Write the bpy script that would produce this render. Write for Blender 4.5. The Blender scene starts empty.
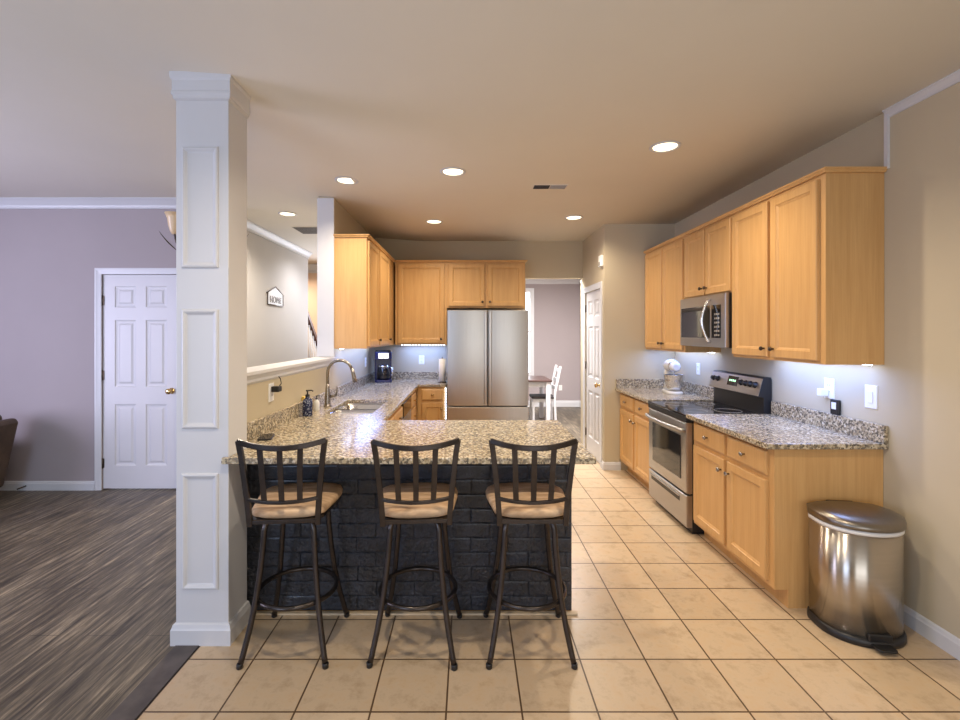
import bpy, bmesh, math, random
from mathutils import Vector, Matrix
random.seed(7)
PI = math.pi
S = bpy.context.scene
COL = S.collection

# ------------------------------------------------------------------ camera
EYE = 1.545
FPX = 469.0
cd = bpy.data.cameras.new('camera'); cam = bpy.data.objects.new('camera', cd); COL.objects.link(cam)
cam.location = (0, 0, EYE); cam.rotation_euler = (PI/2, 0, 0)
cd.sensor_width = 36; cd.lens = 36*FPX/960
cd.shift_x = 11/960; cd.shift_y = -26.5/960
cd.clip_start = 0.05
S.camera = cam

# ------------------------------------------------------------------ world, light, exposure
S.view_settings.view_transform = 'Standard'; S.view_settings.look = 'None'
S.view_settings.gamma = 1; S.view_settings.use_curve_mapping = False
S.view_settings.exposure = 0.06
S.cycles.use_denoising = True
S.cycles.max_bounces = 8; S.cycles.diffuse_bounces = 5; S.cycles.glossy_bounces = 4
S.cycles.sample_clamp_indirect = 6
w = bpy.data.worlds.new('sky'); S.world = w; w.use_nodes = True
bg = w.node_tree.nodes['Background']; bg.inputs[0].default_value = (0.72, 0.82, 1.0, 1); bg.inputs[1].default_value = 1.0

def lamp(name, kind, loc, energy, color, rot=(0, 0, 0), size=None, size_y=None, radius=None, angle=None, blend=None):
    d = bpy.data.lights.new(name, kind); d.energy = energy; d.color = color
    if kind == 'AREA':
        d.shape = 'RECTANGLE'; d.size = size; d.size_y = size_y
    if radius is not None: d.shadow_soft_size = radius
    if angle is not None: d.spot_size = angle
    if blend is not None: d.spot_blend = blend
    o = bpy.data.objects.new(name, d); COL.objects.link(o); o.location = loc; o.rotation_euler = rot
    return o

# daylight arriving through the windows of the wall behind the camera and of the living room
lamp('daylight_patio', 'AREA', (0.9, -2.55, 1.25), 33, (1.0, 0.97, 0.92), (PI/2, 0, 0), 2.2, 2.1)
lamp('daylight_living', 'AREA', (-3.3, -2.55, 1.45), 84, (0.52, 0.68, 1.0), (PI/2, 0, 0), 2.4, 1.7)
side = lamp('daylight_side', 'AREA', (-6.05, 1.4, 1.5), 72, (0.74, 0.72, 1.0), (PI/2, 0, -PI/2+0.75), 2.2, 1.6); side.data.spread = 2.2
lamp('dining_fill', 'AREA', (1.3, 7.0, 2.66), 240, (1.0, 0.96, 0.94), (0, 0, 0), 1.4, 0.7)  # added fill without a fixture, brightens the dining room
lamp('stair_fill', 'AREA', (-3.3, 8.2, 2.6), 34, (1.0, 0.82, 0.62), (0, 0, 0), 0.6, 0.6)  # added fill above the stairs, no lamp hangs here
lamp('hall_fill', 'AREA', (-2.05, 8.6, 1.9), 26, (0.8, 0.86, 1.0), (PI/2, 0, PI), 0.9, 1.2)  # added fill, the hall has no window at this end

# ------------------------------------------------------------------ materials
def new_mat(name, col, rough=0.5, metal=0.0, spec=0.5):
    m = bpy.data.materials.new(name); m.use_nodes = True
    b = m.node_tree.nodes['Principled BSDF']
    b.inputs['Base Color'].default_value = (*col, 1); b.inputs['Roughness'].default_value = rough
    b.inputs['Metallic'].default_value = metal; b.inputs['Specular IOR Level'].default_value = spec
    return m, m.node_tree.nodes, m.node_tree.links, b

def coords(N, L, scale=(1, 1, 1), loc=(0, 0, 0), which='Object'):
    t = N.new('ShaderNodeTexCoord'); mp = N.new('ShaderNodeMapping')
    mp.inputs['Scale'].default_value = scale; mp.inputs['Location'].default_value = loc
    L.new(t.outputs[which], mp.inputs['Vector']); return mp.outputs['Vector']

def noise(N, L, vec, scale, detail=4, rough=0.55):
    n = N.new('ShaderNodeTexNoise'); n.inputs['Scale'].default_value = scale
    n.inputs['Detail'].default_value = detail; n.inputs['Roughness'].default_value = rough
    L.new(vec, n.inputs['Vector']); return n.outputs['Fac']

def ramp(N, L, fac, stops, interp='LINEAR'):
    r = N.new('ShaderNodeValToRGB'); r.color_ramp.interpolation = interp
    e = r.color_ramp.elements
    while len(e) < len(stops): e.new(0.5)
    for k, (p, c) in enumerate(stops):
        e[k].position = p; e[k].color = (*c, 1)
    L.new(fac, r.inputs['Fac']); return r.outputs['Color']

def mix(N, L, fac, a, b, mode='MIX'):
    m = N.new('ShaderNodeMix'); m.data_type = 'RGBA'; m.blend_type = mode
    if isinstance(fac, (int, float)): m.inputs[0].default_value = fac
    else: L.new(fac, m.inputs[0])
    for k, s in ((6, a), (7, b)):
        if isinstance(s, tuple): m.inputs[k].default_value = (*s, 1)
        else: L.new(s, m.inputs[k])
    return m.outputs[2]

def bump(N, L, b, height, strength=0.2, dist=0.01):
    n = N.new('ShaderNodeBump'); n.inputs['Strength'].default_value = strength; n.inputs['Distance'].default_value = dist
    L.new(height, n.inputs['Height']); L.new(n.outputs['Normal'], b.inputs['Normal'])

def plain(name, col, rough=0.5, metal=0.0, spec=0.5, var=0.05, scale=6, bmp=0.0):
    m, N, L, b = new_mat(name, col, rough, metal, spec)
    v = coords(N, L); f = noise(N, L, v, scale)
    lo = tuple(c*(1-var) for c in col); hi = tuple(min(1, c*(1+var)) for c in col)
    L.new(ramp(N, L, f, [(0.3, lo), (0.7, hi)]), b.inputs['Base Color'])
    if bmp: bump(N, L, b, noise(N, L, v, scale*30, 2), bmp, 0.002)
    return m

def emit(name, col, strength):
    m, N, L, b = new_mat(name, col, 0.5)
    b.inputs['Emission Color'].default_value = (*col, 1); b.inputs['Emission Strength'].default_value = strength
    return m

def granite():
    m, N, L, b = new_mat('granite', (0.4, 0.34, 0.25), 0.22, 0, 0.5)
    v = coords(N, L)
    vo = N.new('ShaderNodeTexVoronoi'); vo.inputs['Scale'].default_value = 95; L.new(v, vo.inputs['Vector'])
    sep = N.new('ShaderNodeSeparateColor'); L.new(vo.outputs['Color'], sep.inputs[0])
    c1 = ramp(N, L, sep.outputs[0], [(0.0, (0.02, 0.018, 0.016)), (0.20, (0.17, 0.125, 0.075)), (0.36, (0.46, 0.385, 0.25)),
                                     (0.58, (0.60, 0.52, 0.37)), (0.80, (0.34, 0.26, 0.155)), (0.93, (0.72, 0.66, 0.54))], 'CONSTANT')
    f = noise(N, L, v, 46, 3, 0.6)
    dark = ramp(N, L, f, [(0.50, (0, 0, 0)), (0.66, (1, 1, 1))])
    c2 = mix(N, L, dark, c1, (0.10, 0.085, 0.07))
    g = noise(N, L, v, 5, 3)
    c3 = mix(N, L, 0.25, c2, ramp(N, L, g, [(0.35, (0.36, 0.30, 0.21)), (0.65, (0.50, 0.44, 0.33))]))
    L.new(c3, b.inputs['Base Color'])
    b.inputs['Coat Weight'].default_value = 0.15; b.inputs['Coat Roughness'].default_value = 0.08
    return m

def maple():
    m, N, L, b = new_mat('maple', (0.6, 0.36, 0.14), 0.38, 0, 0.4)
    v = coords(N, L, (9, 9, 0.8))
    f = noise(N, L, v, 2.4, 6, 0.6)
    v2 = coords(N, L, (55, 55, 1.6)); f2 = noise(N, L, v2, 2, 3)
    c = ramp(N, L, f, [(0.25, (0.53, 0.30, 0.11)), (0.5, (0.585, 0.345, 0.135)), (0.75, (0.63, 0.385, 0.16))])
    c = mix(N, L, 0.14, c, ramp(N, L, f2, [(0.35, (0.42, 0.22, 0.07)), (0.65, (0.70, 0.44, 0.2))]))
    L.new(c, b.inputs['Base Color']); bump(N, L, b, f2, 0.04, 0.002)
    return m

def tile_floor(P, X0, Y0):
    m, N, L, b = new_mat('beige_tile', (0.5, 0.36, 0.2), 0.3, 0, 0.4)
    v = coords(N, L, (1, 1, 1), (-X0, -Y0, 0))
    br = N.new('ShaderNodeTexBrick'); br.offset = 0; br.squash = 1
    br.inputs['Scale'].default_value = 1; br.inputs['Brick Width'].default_value = P; br.inputs['Row Height'].default_value = P
    br.inputs['Mortar Size'].default_value = 0.0042; br.inputs['Mortar Smooth'].default_value = 0.15; br.inputs['Bias'].default_value = 0
    br.inputs['Color1'].default_value = (0.50, 0.385, 0.255, 1); br.inputs['Color2'].default_value = (0.565, 0.44, 0.30, 1)
    br.inputs['Mortar'].default_value = (0.10, 0.06, 0.03, 1)
    L.new(v, br.inputs['Vector'])
    f = noise(N, L, v, 9, 9, 0.7)
    c = mix(N, L, 0.7, br.outputs['Color'], ramp(N, L, f, [(0.32, (0.66, 0.60, 0.52)), (0.5, (1, 1, 1)), (0.60, (1.0, 0.94, 0.86)), (0.70, (0.8, 0.72, 0.62))]), 'MULTIPLY')
    L.new(c, b.inputs['Base Color'])
    inv = N.new('ShaderNodeMath'); inv.operation = 'SUBTRACT'; inv.inputs[0].default_value = 1; L.new(br.outputs['Fac'], inv.inputs[1])
    bump(N, L, b, inv.outputs[0], 0.5, 0.003)
    return m

def wood_floor():
    m, N, L, b = new_mat('grey_plank_floor', (0.1, 0.08, 0.07), 0.42, 0, 0.4)
    t = N.new('ShaderNodeTexCoord'); mp = N.new('ShaderNodeMapping'); mp.inputs['Rotation'].default_value = (0, 0, PI/2)
    L.new(t.outputs['Object'], mp.inputs['Vector']); v = mp.outputs['Vector']
    br = N.new('ShaderNodeTexBrick'); br.offset = 0.37
    br.inputs['Scale'].default_value = 1; br.inputs['Brick Width'].default_value = 1.2; br.inputs['Row Height'].default_value = 0.15
    br.inputs['Mortar Size'].default_value = 0.0015; br.inputs['Mortar Smooth'].default_value = 0.1; br.inputs['Bias'].default_value = 0
    br.inputs['Color1'].default_value = (0.088, 0.074, 0.056, 1); br.inputs['Color2'].default_value = (0.140, 0.120, 0.092, 1)
    br.inputs['Mortar'].default_value = (0.035, 0.028, 0.024, 1)
    L.new(v, br.inputs['Vector'])
    mp2 = N.new('ShaderNodeMapping'); mp2.inputs['Scale'].default_value = (19, 1.2, 1); L.new(t.outputs['Object'], mp2.inputs['Vector'])
    f = noise(N, L, mp2.outputs['Vector'], 2.2, 8, 0.68)
    c = mix(N, L, 0.85, br.outputs['Color'], ramp(N, L, f, [(0.34, (0.16, 0.14, 0.12)), (0.47, (0.72, 0.68, 0.63)), (0.56, (1.4, 1.34, 1.22)), (0.66, (3.0, 2.85, 2.6))]), 'MULTIPLY')
    L.new(c, b.inputs['Base Color']); bump(N, L, b, f, 0.08, 0.003)
    return m

def steel(name, col, rough, axis_scale, bmp=0.015):
    m, N, L, b = new_mat(name, col, rough, 1.0)
    f = noise(N, L, coords(N, L, axis_scale), 4, 3)
    L.new(ramp(N, L, f, [(0.3, tuple(c*0.93 for c in col)), (0.7, col)]), b.inputs['Base Color'])
    bump(N, L, b, f, bmp, 0.002)
    return m

def brick_mat():
    m, N, L, b = new_mat('black_foam_brick', (0.02, 0.022, 0.03), 0.30, 0, 0.6)
    v = coords(N, L); f = noise(N, L, v, 42, 4, 0.6); g = noise(N, L, v, 9, 2)
    L.new(ramp(N, L, g, [(0.3, (0.011, 0.013, 0.019)), (0.7, (0.027, 0.032, 0.047))]), b.inputs['Base Color'])
    bump(N, L, b, f, 1.0, 0.03); b.inputs['Coat Weight'].default_value = 0.4; b.inputs['Coat Roughness'].default_value = 0.2
    return m

def suede():
    m, N, L, b = new_mat('tan_suede', (0.5, 0.35, 0.22), 0.8, 0, 0.2)
    f = noise(N, L, coords(N, L, (2, 14, 5)), 3, 5, 0.6)
    L.new(ramp(N, L, f, [(0.3, (0.33, 0.20, 0.11)), (0.5, (0.52, 0.35, 0.21)), (0.7, (0.68, 0.50, 0.33))]), b.inputs['Base Color'])
    return m

TP, TX, TY = 0.3092, -1.330, 1.915
M = dict(
    paint=plain('greige_paint', (0.50, 0.435, 0.31), 0.75, var=0.02, scale=2, bmp=0.03),
    paint_light_tint=plain('light_tinted_wall_paint', (0.36, 0.315, 0.32), 0.75, var=0.02, scale=2, bmp=0.03),  # same wall paint, with the light's mauve tint put into its colour
    paint_hall=plain('pale_grey_paint', (0.52, 0.50, 0.49), 0.75, var=0.02, scale=2, bmp=0.03),
    paint_peach=plain('peach_paint', (0.66, 0.50, 0.38), 0.75, var=0.02, scale=2),
    ceiling=plain('ceiling_paint', (0.73, 0.685, 0.605), 0.85, var=0.015, scale=2, bmp=0.05),
    white=plain('white_trim_paint', (0.60, 0.605, 0.625), 0.4, var=0.02, scale=3),
    door=plain('white_door_paint', (0.61, 0.605, 0.62), 0.42, var=0.02, scale=3),
    granite=granite(), maple=maple(), tile=tile_floor(TP, TX, TY), wood=wood_floor(),
    dark_wood=plain('dark_strip_wood', (0.075, 0.062, 0.056), 0.45, var=0.35, scale=9),
    steel=steel('brushed_steel', (0.47, 0.455, 0.435), 0.33, (60, 60, 1)),
    steel_h=steel('brushed_steel_range', (0.50, 0.485, 0.475), 0.32, (1, 1, 60)),
    steel_can=steel('polished_steel', (0.50, 0.46, 0.41), 0.16, (1, 1, 30), 0.01),
    steel_lid=steel('dull_steel', (0.26, 0.235, 0.205), 0.32, (20, 1, 1)),
    chrome=plain('chrome', (0.75, 0.75, 0.76), 0.12, 1.0, var=0.02),
    nickel=plain('brushed_nickel', (0.34, 0.31, 0.28), 0.25, 1.0, var=0.04, scale=20),
    bronze=plain('dark_bronze', (0.10, 0.075, 0.055), 0.3, 0.9, var=0.1, scale=30),
    brass=plain('polished_brass', (0.66, 0.45, 0.2), 0.2, 1.0, var=0.03),
    black=plain('black_plastic', (0.012, 0.012, 0.013), 0.4, var=0.1),
    glass_black=plain('black_glass', (0.008, 0.008, 0.010), 0.06, var=0.05, spec=0.6),
    iron=plain('bronzed_iron', (0.06, 0.05, 0.046), 0.27, 0.8, var=0.15, scale=25),
    brick=brick_mat(), suede=suede(),
    white_plastic=plain('white_plastic', (0.78, 0.78, 0.77), 0.35, var=0.015),
    cream=plain('cream_trim', (0.56, 0.44, 0.29), 0.5, var=0.05),
    enamel=plain('white_enamel', (0.62, 0.61, 0.58), 0.18, var=0.015),
    navy=plain('navy_plastic', (0.02, 0.02, 0.07), 0.25, var=0.1),
    leather=plain('brown_leather', (0.075, 0.048, 0.03), 0.5, var=0.3, scale=8, bmp=0.2),
    paper=plain('paper_towel', (0.85, 0.85, 0.85), 0.9, var=0.02, bmp=0.2),
    sponge=plain('yellow_sponge', (0.62, 0.45, 0.12), 0.9, var=0.2, scale=60, bmp=0.4),
    dark_top=plain('dark_table_wood', (0.06, 0.03, 0.025), 0.3, var=0.2, scale=10),
    rail_wood=plain('red_brown_rail_wood', (0.09, 0.03, 0.015), 0.35, var=0.2, scale=12),
    glass_cream=plain('cream_glass', (0.75, 0.55, 0.33), 0.3, var=0.05),
    grille=plain('vent_dark', (0.05, 0.04, 0.035), 0.6, var=0.1),
    vent_grey=plain('vent_grey', (0.36, 0.34, 0.31), 0.6, var=0.05),
    led=emit('led_dots', (0.75, 0.86, 1.0), 14),
    can_glow=emit('lamp_lens', (1.0, 0.84, 0.58), 3.2),
    green_led=emit('clock_digits', (0.45, 0.9, 0.55), 2.0),
    window_glow=emit('bright_sky_pane', (0.85, 0.92, 1.0), 2.2),
    seat_dark=plain('dark_seat_fabric', (0.04, 0.035, 0.04), 0.7, var=0.1),
)
def bottle_mat():
    m, N, L, b = new_mat('patterned_bottle', (0.03, 0.04, 0.1), 0.25)
    vo = N.new('ShaderNodeTexVoronoi'); vo.inputs['Scale'].default_value = 75; L.new(coords(N, L), vo.inputs['Vector'])
    L.new(ramp(N, L, vo.outputs['Distance'], [(0.25, (0.32, 0.36, 0.48)), (0.42, (0.018, 0.026, 0.08))]), b.inputs['Base Color'])
    return m
M['bottle'] = bottle_mat()
b = M['steel_can'].node_tree.nodes['Principled BSDF']; b.inputs['Anisotropic'].default_value = 0.92; b.inputs['Anisotropic Rotation'].default_value = 0.25; b.inputs['Roughness'].default_value = 0.27
tg = M['steel_can'].node_tree.nodes.new('ShaderNodeTangent'); tg.direction_type = 'RADIAL'; tg.axis = 'Z'
M['steel_can'].node_tree.links.new(tg.outputs[0], b.inputs['Tangent'])

# ------------------------------------------------------------------ mesh helpers
class MB:
    def __init__(s): s.v = []; s.f = []; s.sm = []
    def add(s, vs, fs, smooth=False, T=None):
        o = len(s.v)
        s.v += [tuple(T @ Vector(p)) if T else tuple(p) for p in vs]
        s.f += [tuple(i+o for i in f) for f in fs]; s.sm += [smooth]*len(fs)
        return s
    def box(s, a, b, T=None):
        x0, x1 = sorted((a[0], b[0])); y0, y1 = sorted((a[1], b[1])); z0, z1 = sorted((a[2], b[2]))
        vs = [(x0, y0, z0), (x1, y0, z0), (x1, y1, z0), (x0, y1, z0), (x0, y0, z1), (x1, y0, z1), (x1, y1, z1), (x0, y1, z1)]
        return s.add(vs, [(0, 3, 2, 1), (4, 5, 6, 7), (0, 1, 5, 4), (1, 2, 6, 5), (2, 3, 7, 6), (3, 0, 4, 7)], False, T)
    def loft(s, rings, cap=True, smooth=True, closed=False, T=None):
        n = len(rings[0]); vs = [p for r in rings for p in r]; fs = []
        K = len(rings)
        for k in range(K if closed else K-1):
            a = k*n; b = ((k+1) % K)*n
            for i in range(n):
                j = (i+1) % n; fs.append((a+i, a+j, b+j, b+i))
        s.add(vs, fs, smooth, T)
        if cap and not closed:
            o = len(s.v)-len(vs)
            s.f.append(tuple(o+i for i in range(n))[::-1]); s.sm.append(False)
            s.f.append(tuple(o+(K-1)*n+i for i in range(n))); s.sm.append(False)
        return s
    def sweep(s, pts, section, closed=False, up=None, smooth=True, scales=None, T=None):
        P = [Vector(p) for p in pts]; K = len(P); rings = []; prev = None
        for k in range(K):
            if closed: t = (P[(k+1) % K]-P[k-1]).normalized()
            else: t = (P[min(k+1, K-1)]-P[max(k-1, 0)]).normalized()
            if up is not None:
                u = Vector(up); n1 = (u - t*u.dot(t))
                n1 = n1.normalized()
            elif prev is None:
                h = Vector((0, 0, 1)) if abs(t.z) < 0.9 else Vector((1, 0, 0)); n1 = (h - t*h.dot(t)).normalized()
            else: n1 = (prev - t*prev.dot(t)).normalized()
            prev = n1; n2 = t.cross(n1); sc = scales[k] if scales else 1
            rings.append([tuple(P[k]+n1*(a*sc)+n2*(b*sc)) for a, b in section])
        return s.loft(rings, True, smooth, closed, T)
    def tube(s, pts, r, n=12, closed=False, scales=None, T=None):
        return s.sweep(pts, [(r*math.cos(2*PI*i/n), r*math.sin(2*PI*i/n)) for i in range(n)], closed, None, True, scales, T)
    def lathe(s, prof, c=(0, 0, 0), n=24, T=None, smooth=True):
        rings = [[(c[0]+r*math.cos(2*PI*i/n), c[1]+r*math.sin(2*PI*i/n), c[2]+z) for i in range(n)] for r, z in prof]
        return s.loft(rings, True, smooth, False, T)
    def prism(s, poly, z0, z1, T=None, smooth=False):
        return s.loft([[(x, y, z0) for x, y in poly], [(x, y, z1) for x, y in poly]], True, smooth, False, T)
    def cells(s, xs, ys, keep, z0, z1):
        nx, ny = len(xs)-1, len(ys)-1
        K = lambda i, j: 0 <= i < nx and 0 <= j < ny and keep(i, j)
        for i in range(nx):
            for j in range(ny):
                if not K(i, j): continue
                x0, x1, y0, y1 = xs[i], xs[i+1], ys[j], ys[j+1]
                s.add([(x0, y0, z1), (x1, y0, z1), (x1, y1, z1), (x0, y1, z1)], [(0, 1, 2, 3)])
                s.add([(x0, y0, z0), (x1, y0, z0), (x1, y1, z0), (x0, y1, z0)], [(3, 2, 1, 0)])
                if not K(i-1, j): s.add([(x0, y1, z0), (x0, y0, z0), (x0, y0, z1), (x0, y1, z1)], [(0, 1, 2, 3)])
                if not K(i+1, j): s.add([(x1, y0, z0), (x1, y1, z0), (x1, y1, z1), (x1, y0, z1)], [(0, 1, 2, 3)])
                if not K(i, j-1): s.add([(x0, y0, z0), (x1, y0, z0), (x1, y0, z1), (x0, y0, z1)], [(0, 1, 2, 3)])
                if not K(i, j+1): s.add([(x1, y1, z0), (x0, y1, z0), (x0, y1, z1), (x1, y1, z1)], [(0, 1, 2, 3)])
        return s
    def door(s, x0, z0, x1, z1, yf, t, steps):
        """framed front facing -y: steps = [(inset, depth behind the front)...], last ring is filled"""
        rings = []
        for ins, d in [(0, t)] + steps:
            rings.append([(x0+ins, yf+d, z0+ins), (x1-ins, yf+d, z0+ins), (x1-ins, yf+d, z1-ins), (x0+ins, yf+d, z1-ins)])
        return s.loft(rings, True, False)
    def build(s, name, mat, parent=None, bevel=0, seg=2, merge=True):
        me = bpy.data.meshes.new(name); me.from_pydata(s.v, [], s.f); me.polygons.foreach_set('use_smooth', s.sm)
        bm = bmesh.new(); bm.from_mesh(me)
        if merge: bmesh.ops.remove_doubles(bm, verts=bm.verts, dist=1e-5)
        bmesh.ops.recalc_face_normals(bm, faces=bm.faces); bm.to_mesh(me); bm.free()
        me.materials.append(mat); me.update()
        o = bpy.data.objects.new(name, me); COL.objects.link(o)
        if parent: o.parent = parent
        if bevel:
            b = o.modifiers.new('edge', 'BEVEL'); b.width = bevel; b.segments = seg; b.limit_method = 'ANGLE'; b.angle_limit = 0.7
        return o

def tag(o, label, cat, group=None):
    o['label'] = label; o['category'] = cat
    if group: o['group'] = group
    return o
def thing(name, label, cat, loc=(0, 0, 0), rz=0, group=None):
    o = bpy.data.objects.new(name, None); COL.objects.link(o); o.location = loc; o.rotation_euler = (0, 0, rz)
    o.empty_display_size = 0.1
    return tag(o, label, cat, group)
def struct(o): o['kind'] = 'structure'; return o
def sbox(name, a, b, mat, parent=None, bevel=0):
    o = MB().box(a, b).build(name, mat, parent, bevel)
    return o if parent else struct(o)
def dup(root, loc, rz=0.0, label=None):
    r = root.copy(); COL.objects.link(r); r.location = loc; r.rotation_euler = (0, 0, rz)
    if label: r['label'] = label
    for ch in root.children:
        c = ch.copy(); COL.objects.link(c); c.parent = r
        for g in ch.children:
            d = g.copy(); COL.objects.link(d); d.parent = c
    return r
def rrect(w, d, r, n=5):
    pts = []
    for cx, cy, a0 in ((w/2-r, d/2-r, 0), (-w/2+r, d/2-r, PI/2), (-w/2+r, -d/2+r, PI), (w/2-r, -d/2+r, 1.5*PI)):
        for k in range(n+1):
            a = a0+PI/2*k/n; pts.append((cx+r*math.cos(a), cy+r*math.sin(a)))
    return pts
def bez(p0, p1, p2, p3, n=12):
    P = [Vector(p) for p in (p0, p1, p2, p3)]; out = []
    for k in range(n+1):
        t = k/n; out.append(tuple(P[0]*(1-t)**3+P[1]*3*t*(1-t)**2+P[2]*3*t*t*(1-t)+P[3]*t**3))
    return out
RX = Matrix.Rotation(PI/2, 4, 'X')

# ------------------------------------------------------------------ the shell
XR = 2.33            # range wall
XL = -1.28           # sink wall, kitchen face
YB = 6.30            # kitchen back wall
YP = 5.31            # pantry front
XP = 1.53            # pantry door wall
YL = 4.63            # living room back wall
XH = -2.65           # hall wall
WT = 2.95
def zc(x): return 2.785 if x > -0.6 else 2.785+0.08*min(1, (-0.6-x)/1.2)

def floor_piece(name, rects, mat):
    m = MB()
    for x0, y0, x1, y1 in rects: m.box((x0, y0, -0.06), (x1, y1, 0))
    return struct(m.build(name, mat, None, merge=False))
floor_piece('floor', [(TX, -2.8, 2.6, 6.36)], M['tile'])
floor_piece('floor', [(-6.4, -2.8, TX-0.12, 9.2), (TX-0.12, 2.36, TX, 9.2), (TX, 6.36, 3.5, 10.2)], M['wood'])
struct(MB().box((TX-0.12, -2.8, -0.06), (TX-0.004, 2.36, 0.004)).build('floor_threshold', M['dark_wood']))
struct(MB().box((TX-0.004, -2.8, -0.06), (TX, 2.36, 0.001)).build('floor_threshold', M['black']))
xs = [-6.4, -1.8, -1.5, -1.2, -0.9, -0.6, 3.5]
m = MB(); m.loft([[(x, -2.8, zc(x)), (x, 10.2, zc(x)), (x, 10.2, 3.05), (x, -2.8, 3.05)] for x in xs], True, True)
struct(m.build('ceiling', M['ceiling']))

sbox('wall_right', (XR, -2.8, 0), (XR+0.12, YP+1.2, WT), M['paint'])
# wall behind the camera with a patio opening and a living room window
m = MB()
for a, b in (((-6.4, 0), (-4.6, WT)), ((-4.6, 0), (-2.0, 0.55)), ((-4.6, 2.35), (-2.0, WT)), ((-2.0, 0), (-0.3, WT)),
             ((-0.3, 2.35), (2.1, WT)), ((2.1, 0), (2.44, WT))):
    m.box((a[0], -2.8, a[1]), (b[0], -2.68, b[1]))
struct(m.build('wall_front', M['paint'], merge=False))
m = MB()
for a, b in (((-2.8, 0), (0.1, WT)), ((0.1, 0), (2.7, 0.65)), ((0.1, 2.35), (2.7, WT)), ((2.7, 0), (YL+0.12, WT))):
    m.box((-6.4, a[0], a[1]), (-6.28, b[0], b[1]))
struct(m.build('wall_left', M['paint_light_tint'], merge=False))
# living room back wall with door opening
DX0, DX1, DZ = -3.625, -2.87, 2.13
m = MB(); m.box((-6.28, YL, 0), (DX0, YL+0.12, WT)); m.box((DX1, YL, 0), (XH, YL+0.12, WT)); m.box((DX0, YL, DZ), (DX1, YL+0.12, WT))
struct(m.build('wall_living', M['paint_light_tint'], merge=False))
sbox('wall_hall', (XH-0.12, YL+0.12, 0), (XH, 7.72, WT), M['paint_hall'])
sbox('wall_stairs', (-4.4, 8.95, 0), (XL-0.14, 9.07, WT), M['paint_peach'])
sbox('wall_stairs_side', (-4.4, 7.0, 0), (-4.28, 8.95, WT), M['paint_peach'])
# kitchen sink wall: low part with cap, tall part beyond
sbox('wall_pony', (XL-0.14, 2.545, 0), (XL, 4.43, 1.262), M['paint'])
sbox('wall_sink', (XL-0.14, 4.43, 0), (XL, 8.95, WT), M['paint'])
m = MB()
cap = [(-0.03, 0.0), (-0.022, -0.012), (-0.012, -0.03), (-0.012, -0.045), (0.0, -0.06), (0.14, -0.06), (0.155, -0.045), (0.155, -0.03), (0.17, -0.012), (0.17, 0.0), (0.17, 0.018), (-0.03, 0.018)]
m.loft([[(XL-c[0], y, 1.305+c[1]) for c in cap] for y in (2.54, 4.45)], True, False)
struct(m.build('trim_1', M['white']))
sbox('trim_2', (XL-0.15, 4.415, 1.325), (XL+0.008, 4.4299, 2.82), M['white'], None, 0.003)
# back wall with the way through to the dining room
m = MB(); m.box((XL, YB, 0), (0.76, YB+0.12, WT)); m.box((0.76, YB, 2.29), (XP, YB+0.12, WT))
struct(m.build('wall_back', M['paint'], merge=False))
# pantry
PY0, PY1, PZ = 5.45, 6.17, 2.075
m = MB(); m.box((XP, YP, 0), (XR, YP+0.1, WT)); 
struct(m.build('wall_pantry', M['paint']))
m = MB(); m.box((XP, YP+0.1, 0), (XP+0.1, PY0, WT)); m.box((XP, PY1, 0), (XP+0.1, YB+0.12, WT)); m.box((XP, PY0, PZ), (XP+0.1, PY1, WT))
struct(m.build('wall_pantry_side', M['paint'], merge=False))
# dining room
sbox('wall_dining_back', (-0.4, 9.9, 0), (2.46, 10.02, WT), M['paint_light_tint'])
sbox('wall_dining_right', (2.34, YB+0.2, 0), (2.46, 9.9, WT), M['paint_light_tint'])
sbox('wall_dining_left', (-0.5, YB+0.12, 0), (-0.38, 9.9, WT), M['paint_light_tint'])
sbox('wall_dining_front', (XP+0.1, YB+0.12, 0), (2.34, YB+0.2, WT), M['paint_light_tint'])

# baseboards: profile swept along a wall line; n points into the room
def baseboard(name, p0, p1, n, h=0.10, t=0.015):
    prof = [(0, 0), (t, 0), (t, h*0.72), (t*0.75, h*0.80), (t*0.55, h*0.93), (t*0.2, h), (0, h)]
    P0, P1, n = Vector((*p0, 0)), Vector((*p1, 0)), Vector((*n, 0))
    return struct(MB().loft([[tuple(P+n*a+Vector((0, 0, z))) for a, z in prof] for P in (P0, P1)], True, False).build(name, M['white']))
baseboard('baseboard_right', (XR, -2.68), (XR, 2.632), (-1, 0), 0.095)
baseboard('baseboard_living', (-6.28, YL), (DX0-0.065, YL), (0, -1), 0.09)
baseboard('baseboard_pantry', (XP-0.012, YP), (1.715, YP), (0, -1), 0.09)
baseboard('baseboard_pantry_side', (XP, YP-0.012), (XP, PY0-0.06), (-1, 0), 0.09)
baseboard('baseboard_dining', (-0.38, 9.9), (2.34, 9.9), (0, -1), 0.13)
baseboard('baseboard_dining_right', (2.34, 6.6), (2.34, 9.9), (-1, 0), 0.13)
baseboard('baseboard_hall', (XH, YL+0.12), (XH, 7.72), (1, 0))
def crown(name, p0, p1, n, h=0.095, t=0.08, drop=0, mat=None, wave=0, segs=1):
    P0, P1, n = Vector((*p0, 0)), Vector((*p1, 0)), Vector((*n, 0)); rings = []
    for k in range(segs+1):
        P = P0.lerp(P1, k/segs); zt = zc(P.x+n.x*0.01)+0.004-drop
        hh = h+wave*(math.sin(k*1.1)+0.6*math.sin(k*2.3+1))
        prof = [(0, 0), (t, 0), (t, -0.012), (t*0.82, -hh*0.22), (t*0.55, -hh*0.45), (t*0.28, -hh*0.68), (t*0.2, -hh*0.86), (t*0.2, -hh), (0, -hh)]
        rings.append([tuple(P+n*a+Vector((0, 0, zt+z))) for a, z in prof])
    return struct(MB().loft(rings, True, False).build(name, mat or M['white']))
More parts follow.
